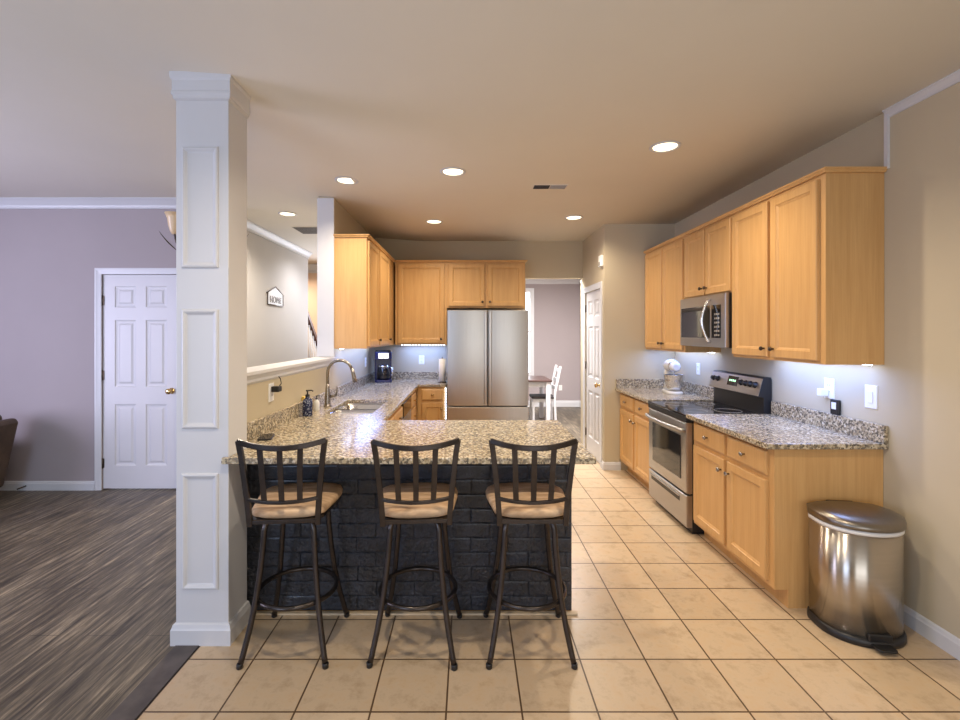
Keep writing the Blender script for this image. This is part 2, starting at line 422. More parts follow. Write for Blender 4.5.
crown('trim_3', (-6.28, YL), (XH, YL), (0, -1))
crown('trim_4', (XH, YL), (XH, 7.72), (1, 0))
crown('trim_5', (-4.2, 8.95), (XL-0.14, 8.95), (0, -1), 0.16)
crown('trim_6', (-0.38, 9.9), (2.34, 9.9), (0, -1), 0.20, 0.12)
crown('trim_7', (2.34, 6.5), (2.34, 9.9), (-1, 0), 0.20, 0.12)
crown('trim_8', (XR, -2.68), (XR, 2.612), (-1, 0), 0.052, 0.03, 0, None, 0.006, 40)
sbox('trim_9', (XR-0.014, 2.596, 2.46), (XR, 2.618, 2.775), M['white'])
# door casings
def casing(name, T, w, h, cw=0.06, t=0.016):
    prof = [(0, 0), (cw, 0), (cw, t), (cw*0.8, t), (cw*0.55, t*0.75), (cw*0.15, t*0.6), (0, t*0.5)]
    m = MB()
    rings = []
    for (x, z, dx, dz) in ((0, 0, -1, 0), (0, h, -1, 1), (w, h, 1, 1), (w, 0, 1, 0)):
        rings.append([(x+dx*a, -b, z+dz*a) for a, b in prof])
    m.loft(rings, True, False, False, T)
    return struct(m.build(name, M['white']))
def six_panel(name, T, w, h, hinge_x, knob_x, knob_z, hz):
    root = struct(bpy.data.objects.new(name, None)); COL.objects.link(root); root.matrix_world = T
    st, mid = w*0.155, w*0.13
    xs = [0, st, (w-mid)/2, (w+mid)/2, w-st, w]
    zs = [0, 0.215*h/2.03, 0.80*h/2.03, 0.965*h/2.03, 1.60*h/2.03, 1.72*h/2.03, 1.92*h/2.03, h]
    m = MB(); y = 0.0
    for i in range(5):
        for j in range(7):
            r = [(xs[i], zs[j]), (xs[i+1], zs[j]), (xs[i+1], zs[j+1]), (xs[i], zs[j+1])]
            if i in (1, 3) and j in (1, 3, 5):
                rings = []
                for ins, d in ((0, 0), (0.004, 0.006), (0.02, 0.010), (0.032, 0.010), (0.05, 0.002)):
                    rings.append([(xs[i]+ins, y+d, zs[j]+ins), (xs[i+1]-ins, y+d, zs[j]+ins), (xs[i+1]-ins, y+d, zs[j+1]-ins), (xs[i]+ins, y+d, zs[j+1]-ins)])
                n0 = len(m.f); m.loft(rings, True, False); del m.f[-2]; del m.sm[-2]
            else: m.add([(a, y, b) for a, b in r], [(0, 1, 2, 3)])
    rr = [[(0, 0, 0), (w, 0, 0), (w, 0, h), (0, 0, h)], [(0, 0.035, 0), (w, 0.035, 0), (w, 0.035, h), (0, 0.035, h)]]
    m.loft(rr, True, False); del m.f[-2]; del m.sm[-2]
    m.build('slab', M['door'], root)
    k = MB(); k.lathe([(0.030, 0), (0.030, 0.006), (0.012, 0.010), (0.011, 0.03), (0.022, 0.038), (0.029, 0.050), (0.027, 0.062), (0.014, 0.068), (0.0005, 0.069)], (knob_x, knob_z, 0), 20, Matrix.Identity(4))
    kk = k.v; k.v = [(x, -z, yy) for x, yy, z in kk]
    k.build('door_knob', M['brass'], root)
    for z in hz:
        MB().box((hinge_x-0.012, -0.008, z-0.045), (hinge_x+0.012, 0.002, z+0.045)).tube([(hinge_x, -0.008, z-0.05), (hinge_x, -0.008, z+0.05)], 0.007, 8).build('hinge', M['bronze'], root)
    return root
T1 = Matrix.Translation((DX0, YL, 0))
casing('trim_10', T1, DX1-DX0, DZ)
six_panel('door_1', Matrix.Translation((DX0+0.004, YL+0.012, 0.012)), DX1-DX0-0.008, DZ-0.016, 0.0, 0.68, 0.965, (0.25, 1.12, 1.86))
T2 = Matrix.Translation((XP, PY1, 0)) @ Matrix.Rotation(-PI/2, 4, 'Z')
casing('trim_11', T2, PY1-PY0, PZ, 0.07)
six_panel('door_2', Matrix.Translation((XP+0.012, PY1-0.004, 0.012)) @ Matrix.Rotation(-PI/2, 4, 'Z'), PY1-PY0-0.008, PZ-0.016, 0.0, 0.66, 0.925, (0.25, 1.12, 1.86))
# dining room window
wn = struct(bpy.data.objects.new('window_1', None)); COL.objects.link(wn); wn.location = (0.75, 9.9, 0.66)
m = MB()
for a, b in (((-0.62, 0), (0.62, 0.07)), ((-0.62, 1.75), (0.62, 1.84)), ((-0.62, 0.07), (-0.53, 1.75)), ((0.53, 0.07), (0.62, 1.75)), ((-0.53, 0.9), (0.53, 0.95)), ((-0.02, 0.07), (0.02, 1.75))):
    m.box((a[0], -0.03, a[1]), (b[0], -0.001, b[1]))
m.build('window_frame', M['white'], wn, merge=False)
MB().box((-0.53, -0.012, 0.07), (0.53, -0.002, 1.75)).build('pane', M['window_glow'], wn)

# ------------------------------------------------------------------ column at the end of the bar
CX0, CX1, CY0, CY1 = -1.459, -1.197, 2.335, 2.530
col = struct(bpy.data.objects.new('column', None)); COL.objects.link(col)
MB().box((CX0, CY0, 0), (CX1, CY1, 2.84)).build('shaft', M['white'], col, 0.003)
def ring_profile(m, prof):
    rings = []
    for d, z in prof: rings.append([(CX0-d, CY0-d, z), (CX1+d, CY0-d, z), (CX1+d, CY1+d*0.2, z), (CX0-d, CY1+d*0.2, z)])
    m.loft(rings, True, False)
m = MB(); ring_profile(m, [(0.018, 0), (0.018, 0.075), (0.014, 0.085), (0.010, 0.10), (0.003, 0.105)]); m.build('base_moulding', M['white'], col)
m = MB(); ring_profile(m, [(0.002, 2.705), (0.010, 2.712), (0.010, 2.722), (0.016, 2.732), (0.016, 2.745), (0.013, 2.750), (0.013, 2.800), (0.020, 2.812), (0.022, 2.84)]); m.build('capital', M['white'], col)
for z0, z1 in ((0.27, 0.85), (1.07, 1.667), (1.87, 2.476)):
    m = MB(); prof = [(0, 0), (0.004, 0.008), (0.012, 0.011), (0.02, 0.007), (0.026, 0.002), (0.032, 0)]
    x0, x1 = -1.43, -1.244
    rings = []
    for cx, cz, dx, dz in ((x0, z0, 1, 1), (x1, z0, -1, 1), (x1, z1, -1, -1), (x0, z1, 1, -1)):
        rings.append([(cx+dx*a, CY0-b, cz+dz*a) for a, b in prof])
    m.loft(rings, False, False, True); m.build('panel_moulding', M['white'], col)

# ------------------------------------------------------------------ cabinets
ZC0, ZC1 = 0.900, 0.932     # counter slab
STEPS = [(0, 0.004), (0.004, 0), (0.050, 0), (0.053, 0.005), (0.060, 0.008), (0.066, 0.012), (0.072, 0.012)]
DSTEPS = [(0, 0.007), (0.005, 0.003), (0.014, 0.0)]
KN = [(0.006, 0), (0.006, 0.012), (0.013, 0.018), (0.0155, 0.024), (0.012, 0.030), (0.0005, 0.032)]
def knob_to(par, x, z, y, mat=None, scale=1.0):
    m = MB(); m.lathe([(r*scale, h*scale) for r, h in KN], (0, 0, 0), 14); m.v = [(x+a, y-c, z+b) for a, b, c in m.v]
    return m.build('knob', mat or M['nickel'], par)
def cab_door(par, x0, z0, x1, z1, knob=None, mat=None):
    d = MB().door(x0, z0, x1, z1, -0.021, 0.0208, STEPS).build('door', M['maple'], par)
    if knob: knob_to(d, knob[0], knob[1], -0.021, mat)
    return d
def cab_drawer(par, x0, z0, x1, z1, mat=None):
    d = MB().door(x0, z0, x1, z1, -0.021, 0.0208, DSTEPS).build('drawer_front', M['maple'], par)
    knob_to(d, (x0+x1)/2, (z0+z1)/2, -0.021, mat); return d
def base_cab(label, loc, rz, w, depth, fronts, hollow=False):
    t = thing('base_cabinet', label, 'cabinet', loc, rz)
    m = MB(); D = depth
    top = 0.66 if hollow else 0.8985
    m.box((0, 0, 0.105), (w, D, top)); m.box((0.002, 0.078, 0.0), (w-0.002, D, 0.105))
    if hollow: m.box((0, 0, top), (w, 0.022, 0.8985)); m.box((0, 0.022, top), (0.018, D, 0.8985)); m.box((w-0.018, 0.022, top), (w, D, 0.8985))
    m.build('carcass', M['maple'], t, merge=False)
    for kind, *a in fronts:
        if kind == 'door': cab_door(t, *a)
        else: cab_drawer(t, *a)
    return t
R90 = -PI/2
XF = 1.716
DZ0, DZ1, WZ0, WZ1 = 0.135, 0.705, 0.735, 0.872
def two_by_two(w, end0=0.035, end1=0.035):
    c = w/2; g = 0.018
    return [('door', end0, DZ0, c-g, DZ1, (c-g-0.03, DZ1-0.075)), ('door', c+g, DZ0, w-end1, DZ1, (c+g+0.03, DZ1-0.075)),
            ('drawer', end0, WZ0, c-g, WZ1), ('drawer', c+g, WZ0, w-end1, WZ1)]
# range wall: local +x runs towards the camera
base_cab('maple base cabinet with two drawers and two doors behind the trash can', (XF, 3.578, 0), R90, 0.943, XR-XF-0.002, two_by_two(0.943, 0.03, 0.05))
base_cab('maple base cabinet between the range and the pantry wall, under the stand mixer', (XF, 5.305, 0), R90, 0.945, XR-XF-0.002, two_by_two(0.945))
# sink run: local +x runs away from the camera
XS = -0.632
SD = XS-XL-0.002
base_cab('maple sink base cabinet under the double sink', (XS, 3.335, 0), PI/2, 1.03, SD,
         [('door', 0.03, DZ0, 0.50, DZ1, (0.47, 0.63)), ('door', 0.53, DZ0, 1.0, DZ1, (0.56, 0.63)), ('drawer', 0.03, WZ0, 0.50, WZ1), ('drawer', 0.53, WZ0, 1.0, WZ1)], True)
base_cab('maple drawer base cabinet between the dishwasher and the corner', (XS, 4.975, 0), PI/2, 0.70, SD,
         [('drawer', 0.03, 0.735, 0.40, 0.872, M['brass']), ('drawer', 0.03, 0.55, 0.40, 0.715, M['brass']), ('drawer', 0.03, 0.36, 0.40, 0.53, M['brass']), ('drawer', 0.03, 0.135, 0.40, 0.34, M['brass'])])
base_cab('narrow maple base cabinet with one drawer and one door beside the refrigerator', (-0.628, 5.70, 0), 0, 0.336, YB-5.70-0.002,
         [('drawer', 0.055, WZ0, 0.315, WZ1, M['brass']), ('door', 0.055, DZ0, 0.315, DZ1, (0.29, 0.64), M['brass'])])

def upper(label, loc, rz, w, h, depth, doors, name='wall_cabinet'):
    t = thing(name, label, 'cabinet', loc, rz)
    MB().box((0, 0, 0), (w, depth, h)).build('carcass', M['maple'], t)
    for x0, x1, kx in doors: cab_door(t, x0, 0.02, x1, h-0.025, (kx, 0.075), M['bronze'])
    return t
XU = 2.000; UD = XR-XU-0.001
UZ, UH = 1.370, 1.078
upper('tall two-door maple wall cabinet above the outlet, at the open end of the run', (XU, 3.545, UZ), R90, 0.915, UH, UD, [(0.012, 0.428, 0.40), (0.466, 0.872, 0.495)])
upper('short two-door maple wall cabinet directly above the microwave', (XU, 4.335, 1.850), R90, 0.788, UH-0.48, UD, [(0.02, 0.378, 0.35), (0.402, 0.775, 0.43)])
upper('tall maple wall cabinet with two doors above the stand mixer', (XU, 5.305, UZ), R90, 0.968, UH, UD, [(0.03, 0.475, 0.445), (0.50, 0.945, 0.53)])
LZ, LH = 1.402, 1.055
XUL = -0.968; LUD = XUL-XL-0.001
upper('single-door maple wall cabinet nearest the sink, its plain side facing out', (XUL, 4.436, LZ), PI/2, 0.545, LH, LUD, [(0.03, 0.525, 0.49)])
upper('single-door maple wall cabinet above the coffee maker', (XUL, 4.982, LZ), PI/2, 1.31, LH, LUD, [(0.02, 0.62, 0.585)])
YU = 5.99; BUD = YB-YU-0.001
upper('wide single-door maple wall cabinet beside the refrigerator', (-0.940, YU, LZ), 0, 0.655, LH, BUD, [(0.035, 0.625, 0.585)])
upper('short two-door maple wall cabinet directly above the refrigerator', (-0.284, YU, 1.872), 0, 1.0, LH+LZ-1.872, BUD, [(0.025, 0.483, 0.455), (0.522, 0.975, 0.55)])
# crown lip along the cabinet tops
def lip(label, path, z):
    prof = [(0, 0), (0.014, 0), (0.018, 0.008), (0.030, 0.018), (0.030, 0.024), (0, 0.024)]
    rings = []
    for (x, y, dx, dy) in path: rings.append([(x+dx*a, y+dy*a, z+b) for a, b in prof])
    o = MB().loft(rings, True, False).build('cabinet_crown', M['maple']); return tag(o, label, 'moulding')
lip('maple crown strip along the top of the wall cabinets over the range', [(XU, 5.305, -1, 0), (XU, 2.628, -1, -1), (XR-0.005, 2.628, 0, -1)], UZ+UH-0.002)
lip('maple crown strip along the top of the wall cabinets over sink and refrigerator', [(XL+0.005, 4.434, 0, -1), (XUL, 4.434, 1, -1), (XUL, YU, 1, -1), (0.716, YU, 1, -1), (0.716, YB-0.005, 1, 0)], LZ+LH-0.002)

# ------------------------------------------------------------------ counters
ct = thing('countertop', 'speckled tan granite countertop of the bar, wrapping round to the sink and refrigerator', 'countertop', (0, 0, 0))
xs = [-1.222, -1.195, XL+0.001, -1.125, -0.745, -0.607, -0.272, 0.628]; xs = sorted(xs)   # XL first
ys = [2.31, 2.333, 2.5455, 3.322, 3.60, 4.35, 5.675, YB-0.001]
SX0, SX1 = -1.125, -0.745
def keep(i, j):
    x = (xs[i]+xs[i+1])/2; y = (ys[j]+ys[j+1])/2
    if SX0 < x < SX1 and 3.60 < y < 4.35: return False
    if y < 2.333: return x > -1.222
    if y < 2.5455: return x > -1.195
    if y < 3.322: return True
    if x < -0.607: return True
    return x < -0.272 and y > 5.675
MB().cells(xs, ys, keep, ZC0, ZC1).build('slab', M['granite'], ct, 0.004)
m = MB(); m.box((XL+0.001, 2.5465, ZC1), (XL+0.026, YB-0.001, ZC1+0.10)); m.box((XL+0.026, YB-0.026, ZC1), (-0.272, YB-0.001, ZC1+0.10))
tag(m.build('backsplash', M['granite'], None, 0.003, merge=False), 'speckled granite backsplash strip along the sink wall and back wall', 'backsplash')
c1 = thing('countertop', 'speckled granite countertop between the range and the wall end, behind the trash can', 'countertop')
MB().box((1.655, 2.603, ZC0), (XR-0.001, 3.580, ZC1)).build('slab', M['granite'], c1, 0.005)
m = MB().box((XR-0.026, 2.603, ZC1), (XR-0.001, 3.580, ZC1+0.10)).build('backsplash', M['granite'], None, 0.003); tag(m, 'speckled granite backsplash strip below the outlet and switch beside the range', 'backsplash')
c2 = thing('countertop', 'short granite countertop in the corner under the stand mixer', 'countertop')
MB().box((1.655, 4.352, ZC0), (XR-0.001, YP-0.001, ZC1)).build('slab', M['granite'], c2, 0.005)
m = MB(); m.box((XR-0.026, 4.352, ZC1), (XR-0.001, YP-0.001, ZC1+0.10)); m.box((1.66, YP-0.026, ZC1), (XR-0.026, YP-0.001, ZC1+0.10))
tag(m.build('backsplash', M['granite'], None, 0.003, merge=False), 'granite backsplash strip in the corner behind the stand mixer', 'backsplash')

# ------------------------------------------------------------------ bar base with black foam brick
BY = 2.60; BX0, BX1 = -1.245, 0.569
bar = thing('breakfast_bar', 'black brick-panelled breakfast bar under the granite peninsula', 'bar', (0, BY, 0))
MB().box((BX0, 0.004, 0), (BX1-0.004, 0.70, ZC0-0.001)).build('body', M['maple'], bar)
m = MB(); rows = 11; rh = (ZC0-0.002-0.012)/rows; bw = 0.21
for r in range(rows):
    z0 = 0.012+r*rh; x = BX0-(bw/2 if r % 2 else 0)-random.uniform(0, 0.01)
    while x < BX1:
        a, b = max(x, BX0), min(x+bw, BX1)
        if b-a > 0.01:
            d = random.uniform(-0.002, 0.002)
            m.door(a, z0, b, z0+rh, -0.004, 0.008, [(0.001, 0.0005), (0.005, -0.0015+d), (0.010, -0.0025+d)])
        x += bw
pan = m.build('brick_panel', M['brick'], bar, merge=False)
struct(MB().box((BX0, BY-0.034, 0), (0.596, BY-0.006, 0.012)).build('trim_12', M['cream'], None, 0.004))

# ------------------------------------------------------------------ sink, faucet and things round it
sk = thing('sink', 'stainless double-bowl undermount sink below the tall faucet', 'sink', ((SX0+SX1)/2, 3.975, ZC0))
def bowl(m, y0, y1):
    w = SX1-SX0
    prof = [(0.0, 0.0), (0.012, -0.02), (0.02, -0.15), (0.045, -0.18)]
    rings = []
    cy = (y0+y1)/2
    for ins, z in prof: rings.append([(x, y+cy, z) for x, y in rrect(w-2*ins, (y1-y0)-2*ins, 0.045)])
    m.loft(rings, False, True); o = len(m.v)-len(rings[0]); m.f.append(tuple(range(o, o+len(rings[0])))); m.sm.append(False)
for y0, y1 in ((-0.372, -0.012), (0.012, 0.372)):
    m = MB(); bowl(m, y0, y1); m.build('bowl', M['chrome'], sk)
MB().box((-0.188, -0.011, -0.05), (0.188, 0.011, -0.006)).build('divider', M['chrome'], sk, 0.005)
for y in (-0.18, 0.18):
    MB().lathe([(0.04, 0), (0.04, 0.003), (0.028, 0.003), (0.02, 0.001)], (0, y, -0.179), 18).build('drain', M['nickel'], sk)
fc = thing('faucet', 'brushed nickel gooseneck kitchen faucet with pull-down head', 'faucet', (-1.185, 3.93, ZC1))
m = MB(); m.lathe([(0.032, 0), (0.032, 0.008), (0.026, 0.014), (0.024, 0.03), (0.021, 0.12), (0.017, 0.16), (0.0135, 0.19)], (0, 0, 0), 20)
m.build('faucet_body', M['nickel'], fc)
pts = [(0, 0, 0.18), (0, 0, 0.28)] + [(0.105-0.105*math.cos(a), 0, 0.28+0.108*math.sin(a)) for a in [PI*k/16 for k in range(1, 15)]]
MB().tube(pts, 0.0125, 14).build('spout', M['nickel'], fc)
e = pts[-1]
MB().tube([e, (e[0]+0.012, 0, e[2]-0.04), (e[0]+0.020, 0, e[2]-0.075), (e[0]+0.028, 0, e[2]-0.115)], 0.0145, 14, scales=[0.9, 1.05, 1.2, 1.3]).build('spray_head', M['nickel'], fc)
MB().tube([(0.015, 0.0, 0.085), (0.05, -0.005, 0.09), (0.075, -0.01, 0.10)], 0.012, 10).tube([(0.075, -0.01, 0.095), (0.078, -0.01, 0.12), (0.082, -0.012, 0.17)], 0.007, 10).build('lever', M['nickel'], fc)

def pump_bottle(label, loc, s, body, top):
    t = thing('soap_bottle', label, 'soap bottle', loc)
    MB().lathe([(0.034*s, 0), (0.036*s, 0.004), (0.036*s, 0.10*s), (0.032*s, 0.118*s), (0.015*s, 0.135*s), (0.014*s, 0.142*s)], (0, 0, 0), 20).build('bottle', body, t)
    p = MB().lathe([(0.016*s, 0.142*s), (0.016*s, 0.157*s), (0.006*s, 0.160*s), (0.005*s, 0.180*s), (0.012*s, 0.182*s), (0.012*s, 0.192*s)], (0, 0, 0), 14)
    p.tube([(-0.01*s, 0, 0.187*s), (0.03*s, 0, 0.189*s), (0.042*s, 0, 0.182*s)], 0.005*s, 8); p.build('pump', top, t)
    return t
pump_bottle('navy patterned soap pump bottle standing by the sink', (-1.205, 3.50, ZC1), 1.0, M['bottle'], M['black'])
pump_bottle('small white pump dispenser behind the navy bottle', (-1.215, 3.74, ZC1), 0.62, M['white_plastic'], M['black'])
sp = MB().box((-0.012, -0.045, 0), (0.012, 0.045, 0.03)).build('sponge', M['sponge'], None, 0.005); sp.location = (XL+0.0135, 3.62, ZC1+0.10)
tag(sp, 'yellow sponge lying on the backsplash ledge by the sink', 'sponge')
ph = thing('phone', 'black phone lying on the granite bar beside the column', 'phone', (-1.193, 2.76, ZC1), 0.25)
MB().prism(rrect(0.075, 0.155, 0.012), 0, 0.009).build('case', M['black'], ph, 0.002)
MB().prism(rrect(0.066, 0.145, 0.009), 0.009, 0.0095).build('screen', M['glass_black'], ph)

# ------------------------------------------------------------------ bar stools
def make_stool(label):
    t = thing('bar_stool', label, 'bar stool', (0, 0, 0), 0, 'bar stools along the granite bar')
    for sx, sy in ((-1, -1), (1, -1), (1, 1), (-1, 1)):
        prof = [(0.030, 0.652), (0.085, 0.651), (0.103, 0.644), (0.113, 0.630), (0.118, 0.605), (0.122, 0.53), (0.131, 0.42), (0.145, 0.29), (0.166, 0.16), (0.188, 0.05), (0.197, 0.010)]
        lg = MB().tube([(sx*o, sy*o, z) for o, z in prof], 0.0135, 12).build('leg', M['iron'], t)
        MB().lathe([(0.012, 0), (0.0148, 0.003), (0.0150, 0.020), (0.0135, 0.024)], (sx*0.197, sy*0.197, 0.0), 12).build('foot_cap', M['black'], lg)
    MB().tube([(0.188*math.cos(a), 0.188*math.sin(a), 0.268) for a in [2*PI*k/40 for k in range(40)]], 0.0115, 10, True).build('foot_ring', M['iron'], t)
    MB().lathe([(0.085, 0.640), (0.085, 0.652), (0.10, 0.655), (0.10, 0.662), (0.08, 0.668), (0.08, 0.674)], (0, 0, 0), 28).build('swivel_plate', M['iron'], t)
    def plan(g):
        base = []
        for w, y in ((0.165, -0.205), (0.190, -0.06), (0.212, 0.06), (0.205, 0.135), (0.165, 0.185), (0.08, 0.206)): base.append((w*0.93+g, y+(g if y > 0 else -g)))
        right = base; left = [(-x, y) for x, y in reversed(base)]
        pts = right+left
        # smooth by subdivision
        for _ in range(2):
            q = []
            for i in range(len(pts)):
                a, b = pts[i], pts[(i+1) % len(pts)]
                q += [(a[0]*0.75+b[0]*0.25, a[1]*0.75+b[1]*0.25), (a[0]*0.25+b[0]*0.75, a[1]*0.25+b[1]*0.75)]
            pts = q
        return pts
    def ringz(g, z): return [(x, y, z) for x, y in plan(g)]
    MB().loft([ringz(-0.01, 0.674), ringz(0.0, 0.676), ringz(0.0, 0.690), ringz(-0.006, 0.692)], True, False).build('seat_pan', M['iron'], t)
    MB().loft([ringz(-0.006, 0.692), ringz(0.006, 0.700), ringz(0.009, 0.712), ringz(0.004, 0.726), ringz(-0.015, 0.734), ringz(-0.045, 0.738), ringz(-0.062, 0.739)], True, True).build('cushion', M['suede'], t)
    sec = [(0.009, 0.0125), (-0.009, 0.0125), (-0.009, -0.0125), (0.009, -0.0125)]
    for sx in (-1, 1):
        pts = [(sx*0.151, -0.222, 0.669), (sx*0.153, -0.226, 0.72), (sx*0.159, -0.232, 0.80), (sx*0.169, -0.240, 0.90), (sx*0.180, -0.246, 1.0), (sx*0.190, -0.252, 1.066)]
        MB().sweep(pts, sec, up=(0, 1, 0), smooth=False).build('back_post', M['iron'], t, 0.003)
    def arc(w, y, z, bow, dip, n=14):
        return [(w*(2*k/n-1), y-bow*(1-(2*k/n-1)**2), z-dip*(1-(2*k/n-1)**2)) for k in range(n+1)]
    MB().sweep(arc(0.194, -0.252, 1.062, 0.035, 0.026), [(0.012, 0.008), (-0.012, 0.008), (-0.012, -0.008), (0.012, -0.008)], up=(0, 0, 1), smooth=False).build('top_rail', M['iron'], t, 0.003)
    MB().sweep(arc(0.159, -0.232, 0.796, 0.022, 0.012), [(0.008, 0.008), (-0.008, 0.008), (-0.008, -0.008), (0.008, -0.008)], up=(0, 0, 1), smooth=False).build('lower_rail', M['iron'], t, 0.003)
    MB().sweep([(-0.151, -0.222, 0.687), (0.151, -0.222, 0.687)], [(0.009, 0.006), (-0.009, 0.006), (-0.009, -0.006), (0.009, -0.006)], up=(0, 0, 1), smooth=False).build('seat_rail', M['iron'], t, 0.002)
    for k in (-1, 0, 1):
        bt = 0.022*(1-(k*0.078/0.166)**2); tp = 0.035*(1-(k*0.088/0.200)**2); dz = 0.026*(1-(k*0.088/0.200)**2); db = 0.012*(1-(k*0.078/0.166)**2)
        MB().sweep([(k*0.078, -0.232-bt, 0.796-db), (k*0.083, -0.244-(bt+tp)/2-0.003, 0.93), (k*0.088, -0.252-tp, 1.058-dz)],
                   [(0.003, 0.0125), (-0.003, 0.0125), (-0.003, -0.0125), (0.003, -0.0125)], up=(0, 1, 0), smooth=False).build('slat', M['iron'], t, 0.001)
    return t
stool = make_stool('black metal bar stool with tan cushion beside the white column')
stool.location = (-0.862, 2.362, 0); stool.rotation_euler = (0, 0, 0.08)
s2 = dup(stool, (-0.256, 2.362, 0), 0.07, 'black metal bar stool with tan cushion in the middle of the three')
s3 = dup(stool, (0.290, 2.362, 0), 0.0, 'black metal bar stool with tan cushion at the open end of the bar')

for st, turn in ((stool, -0.07), (s2, -0.11)):      # the seats swivel on their leg frames
    for c in st.children:
        if c.name.split('.')[0] in ('leg', 'foot_ring'): c.rotation_euler = (0, 0, turn)

# ------------------------------------------------------------------ refrigerator
FX0, FX1, FY = -0.250, 0.682, 5.36
fr = thing('refrigerator', 'stainless french-door refrigerator with bottom freezer drawer', 'refrigerator', ((FX0+FX1)/2, FY, 0))
hw = (FX1-FX0)/2
MB().box((-hw+0.006, 0.07, 0.02), (hw-0.006, 0.86, 1.79)).build('body', M['black'], fr)
for sx in (-1, 1):
    x0, x1 = (0.004, hw) if sx > 0 else (-hw, -0.004)
    plan = []
    n = 10
    for k in range(n+1):
        x = x0+(x1-x0)*k/n; plan.append((x, 0.012*((2*k/n-1)**2)))
    plan += [(x1, 0.065), (x0, 0.065)]
    d = MB().prism(plan, 0.718, 1.812).build('door', M['steel'], fr, 0.004)
    hx = sx*0.032
    MB().box((sx*0.012, -0.018, 0.74), (sx*0.042, 0.012, 1.80)).build('handle', M['steel'], d, 0.006)
d = MB().prism([(-hw, 0.006), (-hw*0.5, 0.001), (0, 0), (hw*0.5, 0.001), (hw, 0.006), (hw, 0.065), (-hw, 0.065)], 0.06, 0.704).build('freezer_drawer', M['steel'], fr, 0.004)
MB().tube([(-hw*0.8, 0.0, 0.53), (-hw*0.8, -0.04, 0.53), (hw*0.8, -0.04, 0.53), (hw*0.8, 0.0, 0.53)], 0.012, 12).build('handle', M['steel'], d)
MB().box((-hw+0.02, 0.03, 0), (hw-0.02, 0.80, 0.06)).build('base_grille', M['black'], fr)

# ------------------------------------------------------------------ range
RW = 0.762
rg = thing('range', 'stainless electric range with black glass cooktop', 'range', (1.66, 4.347, 0), R90)   # local: x along width towards camera, -y = front
RD = XR-1.66-0.004
MB().box((0.004, 0.05, 0.03), (RW-0.004, RD, 0.908)).build('body', M['black'], rg)
MB().box((0.03, 0.06, 0), (RW-0.03, RD-0.05, 0.03)).build('plinth', M['black'], rg)
m = MB(); m.box((0.001, 0.0, 0.862), (RW-0.001, RD-0.02, 0.908)); m.build('cooktop_rim', M['black'], rg, 0.004)
MB().box((0.0, -0.004, 0.908), (RW, RD-0.06, 0.922)).build('cooktop', M['glass_black'], rg, 0.005)
for bx, by, br_ in ((0.2, 0.17, 0.10), (0.56, 0.17, 0.085), (0.2, 0.43, 0.075), (0.56, 0.43, 0.10)):
    MB().tube([(bx+br_*math.cos(a), by+br_*math.sin(a), 0.9222) for a in [2*PI*k/32 for k in range(32)]], 0.0012, 6, True).build('burner_ring', M['vent_grey'], rg)
od = MB(); od.door(0.006, 0.315, RW-0.006, 0.858, 0.004, 0.05, [(0, 0.006), (0.006, 0.0), (0.02, 0.0)]); od = od.build('oven_door', M['steel_h'], rg)
MB().door(0.10, 0.405, RW-0.10, 0.745, -0.0005, 0.006, [(0, 0.002), (0.004, 0.0)]).build('oven_window', M['glass_black'], od)
hp = [(0.035, 0.006, 0.795)] + [(0.035+ (RW-0.07)*k/14, -0.030-0.028*math.sin(PI*k/14), 0.800) for k in range(15)] + [(RW-0.035, 0.006, 0.795)]
MB().sweep(hp, [(0.014, 0.009), (0.0, 0.012), (-0.014, 0.009), (-0.014, -0.009), (0, -0.012), (0.014, -0.009)], up=(0, 0, 1)).build('oven_handle', M['steel_h'], od)
dr = MB().door(0.006, 0.055, RW-0.006, 0.300, 0.004, 0.05, [(0, 0.006), (0.006, 0.0), (0.02, 0.0)]).build('storage_drawer', M['steel_h'], rg)
MB().door(0.07, 0.225, RW-0.12, 0.262, 0.002, 0.003, [(0, 0.0005), (0.006, 0.0)]).build('drawer_grip', M['black'], dr)
MB().sweep([(0.07, 0.002, 0.266), (RW-0.12, 0.002, 0.266)], [(0.006, 0.008), (-0.004, 0.008), (-0.006, -0.002), (0.006, -0.002)], up=(0, 0, 1), smooth=False).build('grip_lip', M['steel'], dr)
# backguard, section in (y, z)
sec = [(RD-0.065, 0.922), (RD-0.065, 1.05), (RD-0.105, 1.062), (RD-0.068, 1.200), (RD-0.055, 1.207), (RD-0.012, 1.207), (RD-0.004, 1.19), (RD-0.004, 0.922)]
bgp = MB().loft([[(x, y, z) for y, z in sec] for x in (0.012, RW-0.012)], True, False).build('backguard', M['black'], rg)
def slant(u, w0): # point on control panel face: u along width, w0 0..1 up the face
    return (u, RD-0.105+0.037*w0, 1.062+0.138*w0)
nrm = Vector((0, -0.138, 0.037)).normalized()
def on_face(u0, u1, w0, w1, t):
    q = [Vector(slant(u0, w0)), Vector(slant(u1, w0)), Vector(slant(u1, w1)), Vector(slant(u0, w1))]
    return [[tuple(p+nrm*0.0002) for p in q], [tuple(p+nrm*t) for p in q]]
MB().loft(on_face(0.014, RW-0.014, 0.0, 0.97, 0.003), True, False).build('control_panel', M['steel_h'], bgp)
MB().loft(on_face(0.29, 0.44, 0.30, 0.86, 0.0045), True, False).build('clock_display', M['glass_black'], bgp)
m = MB()
for k in range(4): m.loft(on_face(0.315+k*0.026, 0.331+k*0.026, 0.55, 0.66, 0.0052), True, False)
m.build('clock_digits', M['green_led'], bgp, merge=False)
